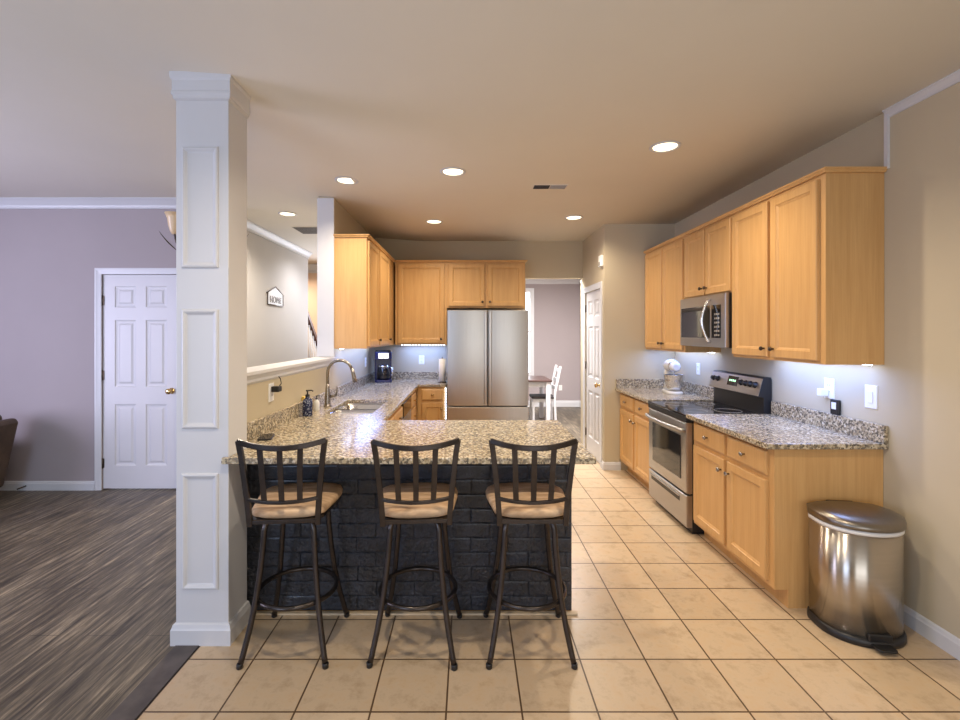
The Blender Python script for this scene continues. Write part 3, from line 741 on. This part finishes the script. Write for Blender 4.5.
for u in (0.06, 0.13, 0.49, 0.55, 0.615, 0.68):
    p = Vector(slant(u, 0.58)); T = Matrix.Translation(p) @ nrm.to_track_quat('Z', 'Y').to_matrix().to_4x4()
    MB().lathe([(0.026, 0.0032), (0.026, 0.006), (0.019, 0.009), (0.017, 0.026), (0.015, 0.028)], (0, 0, 0), 16, T).build('control_knob', M['black'], bgp)

# ------------------------------------------------------------------ microwave
mw = thing('microwave', 'stainless over-the-range microwave with bowed handle', 'microwave', (1.945, 4.322, 1.435), R90)
MH = 0.422
MD = XR-1.945-0.003
MB().box((0, 0.03, 0.0), (0.762, MD, MH)).build('body', M['black'], mw)
f = MB().door(0.0, 0.002, 0.762, MH, 0.0, 0.03, [(0, 0.006), (0.006, 0.0), (0.02, 0)]).build('front', M['steel_h'], mw)
MB().door(0.03, 0.075, 0.535, 0.335, -0.002, 0.002, [(0, 0.0005), (0.003, 0)]).build('door_window', M['glass_black'], f)
MB().door(0.035, 0.30, 0.52, 0.325, -0.0028, 0.0007, [(0.002, 0)]).build('trim_strip', M['black'], f)
cp = MB().door(0.56, 0.075, 0.70, 0.335, -0.002, 0.002, [(0, 0.0005), (0.003, 0)]).build('keypad', M['glass_black'], f)
m = MB()
for r in range(6):
    for c in range(3): m.box((0.61+c*0.028, -0.0035, 0.09+r*0.033), (0.626+c*0.028, -0.002, 0.104+r*0.033))
m.build('keys', M['vent_grey'], mw, merge=False)
hp = [(0.548-0.0+0.03*0, 0.0, 0.045)] + [(0.545-0.012*math.sin(PI*k/12), -0.02-0.045*math.sin(PI*k/12), 0.045+0.335*k/12) for k in range(13)] + [(0.545, 0.0, 0.38)]
MB().tube(hp, 0.011, 12).build('door_handle', M['chrome'], f)
m = MB()
for k in range(2): m.box((0.1+k*0.38, 0.06, -0.004), (0.28+k*0.38, 0.2, 0.0))
m.build('filter', M['steel'], mw, merge=False)

# ------------------------------------------------------------------ dishwasher
dw = thing('dishwasher', 'dishwasher with black control strip between sink cabinet and drawer cabinet', 'dishwasher', (XS, 4.368, 0), PI/2)
MB().box((0.004, 0.01, 0.10), (0.599, 0.58, 0.895)).build('tub', M['black'], dw)
MB().box((0.01, 0.06, 0), (0.593, 0.5, 0.10)).build('toe_kick', M['black'], dw)
MB().door(0.005, 0.11, 0.598, 0.745, -0.02, 0.03, [(0, 0.004), (0.004, 0), (0.02, 0)]).build('door', M['steel'], dw)
MB().door(0.005, 0.748, 0.598, 0.89, -0.022, 0.032, [(0, 0.004), (0.006, 0), (0.02, 0)]).build('control_strip', M['glass_black'], dw)

# ------------------------------------------------------------------ stand mixer, coffee maker, towel roll
mx = thing('stand_mixer', 'white stand mixer with steel bowl in the counter corner', 'stand mixer', (2.10, 4.86, ZC1), -0.12); mx.scale = (0.95, 0.95, 0.97)   # head points along local -y
base = [(0.085*math.cos(a), -0.10+0.10*math.sin(a)) for a in [PI+PI*k/12 for k in range(13)]] + [(0.075, 0.10), (0.05, 0.13), (-0.05, 0.13), (-0.075, 0.10)]
MB().loft([[(x, y, 0) for x, y in base], [(x, y, 0.018) for x, y in base], [(x*0.86, y*0.9, 0.032) for x, y in base]], True, False).build('base', M['enamel'], mx, 0.004)
MB().loft([[(x*s, 0.09+y*s2, z) for x, y in rrect(0.10, 0.08, 0.03)] for z, s, s2 in ((0.025, 1.25, 1.15), (0.08, 0.95, 0.95), (0.17, 0.88, 0.9), (0.24, 1.0, 1.1))], True, True).build('pedestal', M['enamel'], mx)
hd = [(0.15, 0.035, 0.285), (0.13, 0.055, 0.285), (0.08, 0.066, 0.287), (0.0, 0.068, 0.290), (-0.08, 0.064, 0.288), (-0.14, 0.052, 0.283), (-0.165, 0.03, 0.28)]
head = MB().loft([[(r*1.0*math.cos(a), y, z+r*1.0*math.sin(a)) for a in [2*PI*k/20 for k in range(20)]] for y, r, z in hd], True, True).build('head', M['enamel'], mx)
MB().loft([[(r*math.cos(a), y, 0.288+r*math.sin(a)) for a in [2*PI*k/20 for k in range(20)]] for y, r in ((-0.095, 0.065), (-0.115, 0.061))], True, True).build('band', M['chrome'], head)
MB().lathe([(0.04, 0.0), (0.06, 0.008), (0.085, 0.05), (0.098, 0.11), (0.104, 0.165), (0.107, 0.168), (0.1, 0.166), (0.09, 0.11), (0.07, 0.05), (0.03, 0.02)], (0, -0.085, 0.033), 28).build('bowl', M['chrome'], mx)
MB().lathe([(0.006, 0.19), (0.006, 0.225)], (0, -0.085, 0), 10).build('beater_shaft', M['chrome'], mx)

cm = thing('coffee_maker', 'dark navy drip coffee maker in the counter corner', 'coffee maker', (-1.095, 5.99, ZC1), 0.2); cm.scale = (1.25, 1.1, 1.02)
MB().prism(rrect(0.17, 0.26, 0.03), 0, 0.03).build('base', M['navy'], cm, 0.004)
MB().box((-0.085, 0.02, 0.03), (0.085, 0.125, 0.30)).build('tower', M['navy'], cm, 0.01)
MB().prism(rrect(0.17, 0.25, 0.04), 0.28, 0.375).build('brew_head', M['navy'], cm, 0.006)
MB().prism(rrect(0.155, 0.22, 0.04), 0.375, 0.39).build('lid', M['black'], cm, 0.004)
MB().box((-0.05, -0.131, 0.295), (0.05, -0.125, 0.36)).build('front_badge', M['chrome'], cm)
ca = MB().lathe([(0.055, 0), (0.062, 0.02), (0.066, 0.08), (0.055, 0.13), (0.048, 0.15)], (0, -0.055, 0.032), 20).build('carafe', M['glass_black'], cm)
MB().lathe([(0.049, 0.15), (0.052, 0.155), (0.052, 0.172), (0.02, 0.178)], (0, -0.055, 0.032), 20).build('carafe_band', M['chrome'], ca)
MB().tube([(0.05, -0.08, 0.185), (0.085, -0.10, 0.18), (0.09, -0.105, 0.10), (0.062, -0.09, 0.08)], 0.008, 8).build('carafe_handle', M['chrome'], ca)

pt = thing('paper_towel_holder', 'paper towel roll on an upright holder beside the refrigerator', 'paper towel', (-0.335, 5.87, ZC1))
MB().lathe([(0.055, 0), (0.055, 0.008), (0.02, 0.012)], (0, 0, 0), 24).build('base', M['bronze'], pt)
MB().tube([(0, 0, 0.01), (0, 0, 0.32)], 0.006, 10).build('post', M['bronze'], pt)
MB().lathe([(0.012, 0.014), (0.042, 0.014), (0.042, 0.294), (0.012, 0.294)], (0, 0, 0), 24).build('roll', M['paper'], pt)

# ------------------------------------------------------------------ trash can
tc = thing('trash_can', 'half-round stainless step trash can beside the cabinet end', 'trash can', (2.030, 2.43, 0), -0.12)
def dplan(w, d, n=24):   # flat back at +y, round front at -y
    pts = [(w/2*math.cos(a), 0.04-(d-0.04-0.12)*0-abs(math.sin(a))**0.9*(d-0.155)) for a in [PI*k/n for k in range(n+1)]]
    pts = [(-x, y) for x, y in pts]   # left to right along the front
    back = [(w/2, 0.10), (w/2-0.015, 0.135), (w/2-0.045, 0.15), (-w/2+0.045, 0.15), (-w/2+0.015, 0.135), (-w/2, 0.10)]
    return pts+back
def dring(w, d, z): return [(x, y, z) for x, y in dplan(w, d)]
MB().loft([dring(0.395, 0.335, 0.0), dring(0.40, 0.34, 0.006), dring(0.40, 0.34, 0.03), dring(0.388, 0.328, 0.042)], True, True).build('base', M['black'], tc)
MB().loft([dring(0.382, 0.322, 0.04), dring(0.382, 0.322, 0.545)], True, True).build('can_body', M['steel_can'], tc)
MB().loft([dring(0.388, 0.328, 0.545), dring(0.390, 0.330, 0.558), dring(0.382, 0.322, 0.566)], True, True).build('liner_rim', M['white_plastic'], tc)
MB().loft([dring(0.394, 0.334, 0.568), dring(0.400, 0.340, 0.576), dring(0.400, 0.340, 0.592), dring(0.405, 0.315, 0.608), dring(0.33, 0.25, 0.619), dring(0.20, 0.19, 0.624)], True, True).build('lid', M['steel_lid'], tc)
MB().box((-0.07, 0.135, 0.56), (0.07, 0.175, 0.622)).build('hinge', M['black'], tc, 0.008)
MB().box((-0.055, -0.140, 0.03), (0.055, -0.10, 0.070)).build('pedal_recess', M['black'], tc, 0.006)
MB().prism(rrect(0.09, 0.08, 0.02), 0.016, 0.028, Matrix.Translation((0, -0.155, 0))).build('pedal', M['black'], tc, 0.003)

# ------------------------------------------------------------------ outlets, switch, plugs
def outlet(name, label, loc, rz, w=0.072, h=0.116, gang='outlet', group=None):
    t = thing(name, label, 'outlet' if gang == 'outlet' else 'switch', loc, rz)
    MB().door(-w/2, -h/2, w/2, h/2, -0.006, 0.0055, [(0, 0.003), (0.004, 0), (0.01, 0)]).build('cover_plate', M['white_plastic'], t)
    if gang == 'outlet':
        for z in (-0.021, 0.021):
            m = MB().box((-0.016, -0.0075, z-0.014), (0.016, -0.006, z+0.014)); r = m.build('receptacle', M['white_plastic'], t, 0.003)
            MB().box((-0.008, -0.008, z-0.004), (-0.0055, -0.0074, z+0.006)).box((0.0055, -0.008, z-0.004), (0.008, -0.0074, z+0.006)).build('slots', M['grille'], r, merge=False)
    else:
        MB().box((-0.017, -0.010, -0.034), (0.017, -0.006, 0.034)).build('rocker', M['white_plastic'], t, 0.002)
    return t
outlet('wall_outlet', 'white wall outlet with a charger plugged in, beside the range', (XR, 3.03, 1.19), R90, 0.085, 0.13)
outlet('wall_switch', 'white rocker switch plate near the end of the granite backsplash', (XR, 2.715, 1.178), R90, 0.085, 0.135, 'switch')
outlet('wall_outlet', 'white wall outlet between the stand mixer and the range', (XR, 4.76, 1.185), R90)
outlet('wall_outlet', 'white wall outlet on the low wall under the white ledge', (XL, 3.03, 1.165), PI/2, 0.075, 0.118)
outlet('wall_outlet', 'white wall outlet beside the coffee maker on the sink wall', (XL, 5.80, 1.19), PI/2)
outlet('wall_outlet', 'white wall outlet on the back wall between coffee maker and paper towels', (-0.637, YB, 1.19), 0)
outlet('wall_outlet', 'white wall outlet low on the dining room wall', (1.93, 9.9, 0.40), 0)
pl = thing('charger', 'white charger block plugged into the outlet beside the range', 'charger', (XR-0.0085, 3.05, 1.165), R90)
MB().box((-0.022, -0.045, -0.026), (0.022, 0.0, 0.022)).build('plug_block', M['white_plastic'], pl, 0.005)
gd = thing('smart_display', 'small black gadget with pale screen standing on the backsplash ledge', 'gadget', (XR-0.013, 2.965, ZC1+0.10), R90)
MB().box((-0.033, -0.011, 0), (0.033, 0.011, 0.095)).build('case', M['black'], gd, 0.006)
MB().box((-0.018, -0.0125, 0.035), (0.018, -0.011, 0.078)).build('screen', M['white_plastic'], gd)
pw = thing('power_adapter', 'black power adapter with cord plugged into the outlet on the low wall', 'power adapter', (XL+0.0085, 3.03, 1.186), PI/2)
MB().box((-0.02, -0.05, -0.018), (0.035, 0.0, 0.018)).build('adapter', M['black'], pw, 0.005)
MB().tube([(0.03, -0.03, 0.01), (0.06, -0.035, 0.03), (0.07, -0.025, 0.06), (0.075, -0.012, 0.075)], 0.003, 8).build('cord', M['black'], pw)
dc = thing('door_chime', 'small white door chime box above the pantry door corner', 'door chime', (XP, 5.38, 2.375), -PI/2)
MB().box((-0.05, -0.035, -0.065), (0.05, 0, 0.065)).build('cover', M['white_plastic'], dc, 0.008)
MB().box((-0.035, -0.038, -0.05), (0.035, -0.035, -0.01)).build('grille', M['vent_grey'], dc)

# ------------------------------------------------------------------ LED strips under the wall cabinets
LEDC = (0.27, 0.43, 1.0)
def led(label, p0, p1, n, watts, aim_rot, sx, sy, lamp_loc):
    t = thing('led_strip', label, 'LED strip', p0)
    P0, P1 = Vector((0, 0, 0)), Vector(p1)-Vector(p0)
    d = (P1-P0).normalized(); a = Vector((0.005, 0.005, 0.001)) if abs(d.z) < 0.5 else Vector((0.005, 0.001, 0))
    MB().box(tuple(P0-a), tuple(P1+a)).build('tape', M['white_plastic'], t)
    off = Vector((0, 0, -0.003)) if abs(d.z) < 0.5 else Vector((0, -0.003, 0))
    if n > 17: MB().box(tuple(off-Vector((0.004, 0.004, 0.002))), tuple(P1+off+Vector((0.004, 0.004, 0.002)))).build('light_lens', M['led'], t)
    else:
        for k in range(n):
            p = P0.lerp(P1, (k+0.5)/n)+off
            MB().box(tuple(p-Vector((0.006, 0.006, 0.003))), tuple(p+Vector((0.006, 0.006, 0.003)))).build('led_dot', M['led'], t)
    if watts: 
        l = lamp('led_glow', 'AREA', Vector(lamp_loc)-Vector(p0), watts, LEDC, aim_rot, sx, sy); l.parent = t
led('LED tape glowing under the wall cabinet beside the refrigerator', (-0.88, 6.02, LZ-0.001), (-0.30, 6.02, LZ-0.001), 16, 5, (0, 0, 0), 0.55, 0.2, (-0.6, 6.13, LZ-0.008))
led('LED tape glowing under the sink wall cabinets', (-1.23, 4.48, LZ-0.001), (-1.23, 5.95, LZ-0.001), 30, 7, (0, 0, 0), 0.2, 1.35, (-1.12, 5.15, LZ-0.008))
led('LED tape glowing under the wall cabinet above the outlet and switch', (XR-0.05, 2.66, UZ-0.001), (XR-0.05, 3.52, UZ-0.001), 18, 7.5, (0, 0, 0), 0.27, 0.84, (XR-0.19, 3.09, UZ-0.008))
led('LED tape glowing under the wall cabinet above the stand mixer', (XR-0.05, 4.36, UZ-0.001), (XR-0.05, 5.28, UZ-0.001), 18, 4.5, (0, 0, 0), 0.27, 0.84, (XR-0.19, 4.82, UZ-0.008))
led('LED tape hanging down between the narrow base cabinet and the refrigerator', (-0.283, 5.692, 0.895), (-0.283, 5.692, 0.50), 12, 0, (0, 0, 0), 0, 0, (0, 0, 0))

# ------------------------------------------------------------------ ceiling lights and vents
def can(label, x, y, watts, r=0.085, col=(1.0, 0.84, 0.64)):
    z = zc(x)
    t = thing('recessed_light', label, 'ceiling light', (x, y, z), 0, 'round recessed ceiling lights')
    MB().lathe([(r, 0.0005), (r+0.014, -0.002), (r+0.014, -0.005), (r, -0.009), (r-0.006, -0.004), (r-0.008, 0.0005)], (0, 0, 0), 32).build('trim_ring', M['white'], t)
    MB().lathe([(0.001, -0.003), (r-0.010, -0.003), (r-0.010, -0.001), (0.001, -0.001)], (0, 0, 0), 32).build('lens', M['can_glow'], t)
    l = lamp('can_lamp', 'SPOT', (0, 0, -0.03), watts, col, (0, 0, 0), radius=0.035, angle=2.7, blend=0.9); l.parent = t
W = 74
can('recessed ceiling light nearest the range wall', 1.30, 3.11, W)
can('recessed ceiling light nearest the sink, above the low wall', -1.01, 3.88, W)
can('recessed ceiling light between the bar and the refrigerator, closest to the vent', -0.122, 3.59, W)
can('recessed ceiling light in front of the refrigerator cabinets', -0.387, 5.19, W*0.85)
can('recessed ceiling light near the pantry corner', 1.12, 5.01, W*0.85)
can('recessed ceiling light in the hall beyond the column', -2.0, 5.17, W*1.5, col=(1.0, 0.88, 0.72))
can('recessed ceiling light over the stools, out in front of the column side', -0.62, 1.50, W*0.95)
can('recessed ceiling light over the open end of the bar stools', 0.80, 1.50, W*0.95)
can('added unseen ceiling light brightening the stair end of the hall, behind the sink wall', -2.0, 7.0, W*0.9, col=(0.95, 0.93, 0.95))  # extra lamp out of view, added to lift the dark hall
def vent(label, x, y, wx, wy, split):
    t = thing('ceiling_vent', label, 'vent', (x, y, zc(x)+0.0005))
    m = MB(); m.box((-wx/2, -wy/2, -0.004), (wx/2, wy/2, 0)); m.build('frame', M['ceiling'], t)
    for k in range(split):
        a = -wx/2+0.012+(wx-0.024)*k/split; b = a+(wx-0.024)/split-0.006
        g = MB().box((a, -wy/2+0.012, -0.006), (b, wy/2-0.012, -0.004)).build('grille', M['grille'] if k == 0 else M['vent_grey'], t)
        s = MB()
        n = 7
        for q in range(n): yy = -wy/2+0.014+(wy-0.03)*q/n; s.box((a+0.002, yy, -0.009), (b-0.002, yy+0.003, -0.006))
        s.build('slats', M['grille'] if k == 0 and split > 1 else M['vent_grey'], g, merge=False)
vent('small two-section air vent in the kitchen ceiling', 0.684, 3.96, 0.30, 0.12, 2)
vent('large return air vent in the hall ceiling', -2.02, 6.0, 0.36, 0.40, 1)

# ------------------------------------------------------------------ hall: sign, staircase
sg = thing('home_sign', 'house-shaped HOME sign hanging on the hall wall', 'sign', (XH, 6.40, 1.93), PI/2)
MB().prism([(-0.25, 0), (0.25, 0), (0.25, 0.16), (0.0, 0.25), (-0.25, 0.16)], 0.0, 0.012, RX).build('board', M['white'], sg)
m = MB()
for a, b in (((-0.25, 0), (0.25, 0)), ((-0.25, 0), (-0.25, 0.16)), ((0.25, 0), (0.25, 0.16)), ((-0.28, 0.15), (0, 0.25)), ((0.28, 0.15), (0, 0.25))):
    m.tube([(a[0], -0.012, a[1]), (b[0], -0.012, b[1])], 0.008, 6)
m.build('frame', M['bronze'], sg, merge=False)
cu = bpy.data.curves.new('letters', 'FONT'); cu.body = 'HOME'; cu.size = 0.125; cu.align_x = 'CENTER'; cu.extrude = 0.003; cu.space_character = 1.15
tmp = bpy.data.objects.new('letters', cu); COL.objects.link(tmp)
dg = bpy.context.evaluated_depsgraph_get(); dg.update()
me = bpy.data.meshes.new_from_object(tmp.evaluated_get(dg)); bpy.data.objects.remove(tmp)
me.materials.clear(); me.materials.append(M['bronze']); me.transform(Matrix.Translation((0, -0.015, 0.03)) @ RX)
lt = bpy.data.objects.new('letters', me); COL.objects.link(lt); lt.parent = sg

sc = thing('staircase', 'staircase with red-brown handrail and pale balusters beyond the hall wall', 'staircase', (-2.70, 8.55, 0))
m = MB()
for k in range(7):
    m.box((-1.0, -0.24*k-0.26, 0), (-0.08 if k > 2 else 0.0, -0.24*k, 0.18*(k+2)))
m.build('steps', M['white'], sc, merge=False)
def railz(y): return 1.24+(-y)*0.92
MB().sweep([(-0.03, 0.02, railz(0.02)), (-0.03, -0.80, railz(-0.80))], [(0.045, 0.03), (0.045, -0.03), (-0.03, -0.035), (-0.045, 0.0), (-0.03, 0.035)], up=(0, 0, 1), smooth=False).build('handrail', M['rail_wood'], sc)
for k in range(8):
    y = -0.04-0.1*k; zb = 0.18*(int(-y/0.24)+2)
    MB().tube([(-0.03, y, zb), (-0.03, y, railz(y)-0.02)], 0.014, 8).build('baluster', M['white'], sc)
MB().box((-0.075, 0.0, 0), (0.015, 0.09, 1.32)).build('newel_post', M['rail_wood'], sc, 0.006)

# ------------------------------------------------------------------ living room: armchair, chandelier, door stop
so = thing('armchair', 'brown leather armchair back at the edge of the living room', 'armchair', (-4.71, 4.02, 0)); so.scale = (1, 1, 0.94)
bk = [(0.28, 0.10), (0.36, 0.12), (0.50, 0.76), (0.48, 0.805), (0.40, 0.80), (0.22, 0.42)]
MB().loft([[(x, y, z) for x, z in bk] for y in (-0.38, 0.38)], True, False).build('backrest', M['leather'], so, 0.03, 3)
MB().loft([[(x, y, z) for x, z in ((0.22, 0.42), (0.40, 0.80), (0.385, 0.85), (0.30, 0.86), (0.20, 0.80), (0.10, 0.48))] for y in (-0.33, 0.33)], True, False).build('back_cushion', M['leather'], so, 0.04, 3)
MB().box((-0.45, -0.28, 0.12), (0.30, 0.28, 0.45)).build('seat', M['leather'], so, 0.05, 3)
for sy in (-1, 1): MB().box((-0.47, sy*0.29, 0.06), (0.30, sy*0.42, 0.60)).build('arm', M['leather'], so, 0.05, 3)
for sx in (-0.4, 0.3):
    for sy in (-0.33, 0.33): MB().lathe([(0.02, 0), (0.025, 0.12)], (sx, sy, 0), 10).build('leg', M['dark_wood'], so)

ch = thing('chandelier', 'bronze leaf chandelier with cream glass shades half hidden by the column', 'chandelier', (-2.04, 3.62, zc(-2.04)))
MB().lathe([(0.06, 0), (0.06, -0.01), (0.03, -0.03), (0.01, -0.035)], (0, 0, 0), 20).build('ceiling_canopy', M['bronze'], ch)
MB().tube([(0, 0, -0.03), (0, 0, -0.58)], 0.009, 10).build('rod', M['bronze'], ch)
MB().lathe([(0.004, -0.70), (0.03, -0.67), (0.035, -0.62), (0.012, -0.58)], (0, 0, 0), 16).build('hub', M['bronze'], ch)
for k in range(4):
    a = PI+k*PI/2+0.12; R = Matrix.Rotation(a, 4, 'Z')
    ar = MB().tube(bez((0.02, 0, -0.65), (0.10, 0, -0.74), (0.21, 0, -0.70), (0.215, 0, -0.56)), 0.007, 8, T=R).build('arm', M['bronze'], ch)
    MB().sweep(bez((0.18, 0, -0.70), (0.23, 0.0, -0.66), (0.29, 0, -0.60), (0.33, 0, -0.535), 8), [(0.003, 0.0), (0, 0.02), (-0.003, 0), (0, -0.02)], up=(0, 0, 1), scales=[0.3, 0.8, 1.1, 1.2, 1.1, 0.9, 0.7, 0.4, 0.05], T=R).build('leaf', M['bronze'], ar)
    MB().lathe([(0.02, 0), (0.032, 0.02), (0.045, 0.065), (0.052, 0.12), (0.070, 0.16), (0.066, 0.16), (0.046, 0.11), (0.026, 0.04)], (0.215, 0, -0.56), 20, R).build('glass_shade', M['glass_cream'], ar)
ds = thing('door_stop', 'small dark spring door stop on the living room baseboard', 'door stop', (-4.36, YL-0.014, 0.045), 0)
MB().tube([(0, 0, 0), (-0.02, -0.07, -0.01)], 0.007, 8).build('spring', M['bronze'], ds)

# ------------------------------------------------------------------ dining room: table and chairs
tb = thing('dining_table', 'white-legged dining table with dark top seen past the refrigerator', 'table', (0.69, 8.25, 0))
MB().box((-0.70, -0.42, 0.735), (0.70, 0.42, 0.765)).build('table_top', M['dark_top'], tb, 0.006)
MB().box((-0.60, -0.34, 0.64), (0.60, 0.34, 0.735)).build('apron', M['white'], tb)
for sx in (-1, 1):
    for sy in (-1, 1): MB().box((sx*0.64-0.035, sy*0.36-0.035, 0), (sx*0.64+0.035, sy*0.36+0.035, 0.735)).build('leg', M['white'], tb, 0.006)
def dchair(label, loc, rz):   # faces local -x
    t = thing('dining_chair', label, 'chair', loc, rz)
    MB().prism(rrect(0.40, 0.42, 0.03), 0.425, 0.46).build('seat', M['seat_dark'], t, 0.006)
    MB().box((-0.18, -0.19, 0.36), (0.18, 0.19, 0.425)).build('seat_frame', M['white'], t)
    for sy in (-1, 1):
        MB().sweep([(-0.17, sy*0.18, 0), (-0.17, sy*0.18, 0.36)], [(0.018, 0.018), (-0.018, 0.018), (-0.018, -0.018), (0.018, -0.018)], smooth=False).build('front_leg', M['white'], t)
        MB().sweep([(0.21, sy*0.19, 0), (0.19, sy*0.19, 0.42), (0.20, sy*0.19, 0.55), (0.29, sy*0.19, 0.98)], [(0.018, 0.018), (-0.018, 0.018), (-0.018, -0.018), (0.018, -0.018)], up=(0, 1, 0), smooth=False).build('rear_leg', M['white'], t)
    for z in (0.60, 0.74, 0.90):
        x = 0.20+(z-0.55)*0.21
        MB().box((x-0.008, -0.18, z-0.03), (x+0.010, 0.18, z+0.035)).build('back_slat', M['white'], t)
    return t
dchair('white ladder-back dining chair with dark seat at the table end', (1.28, 8.25, 0), 0)
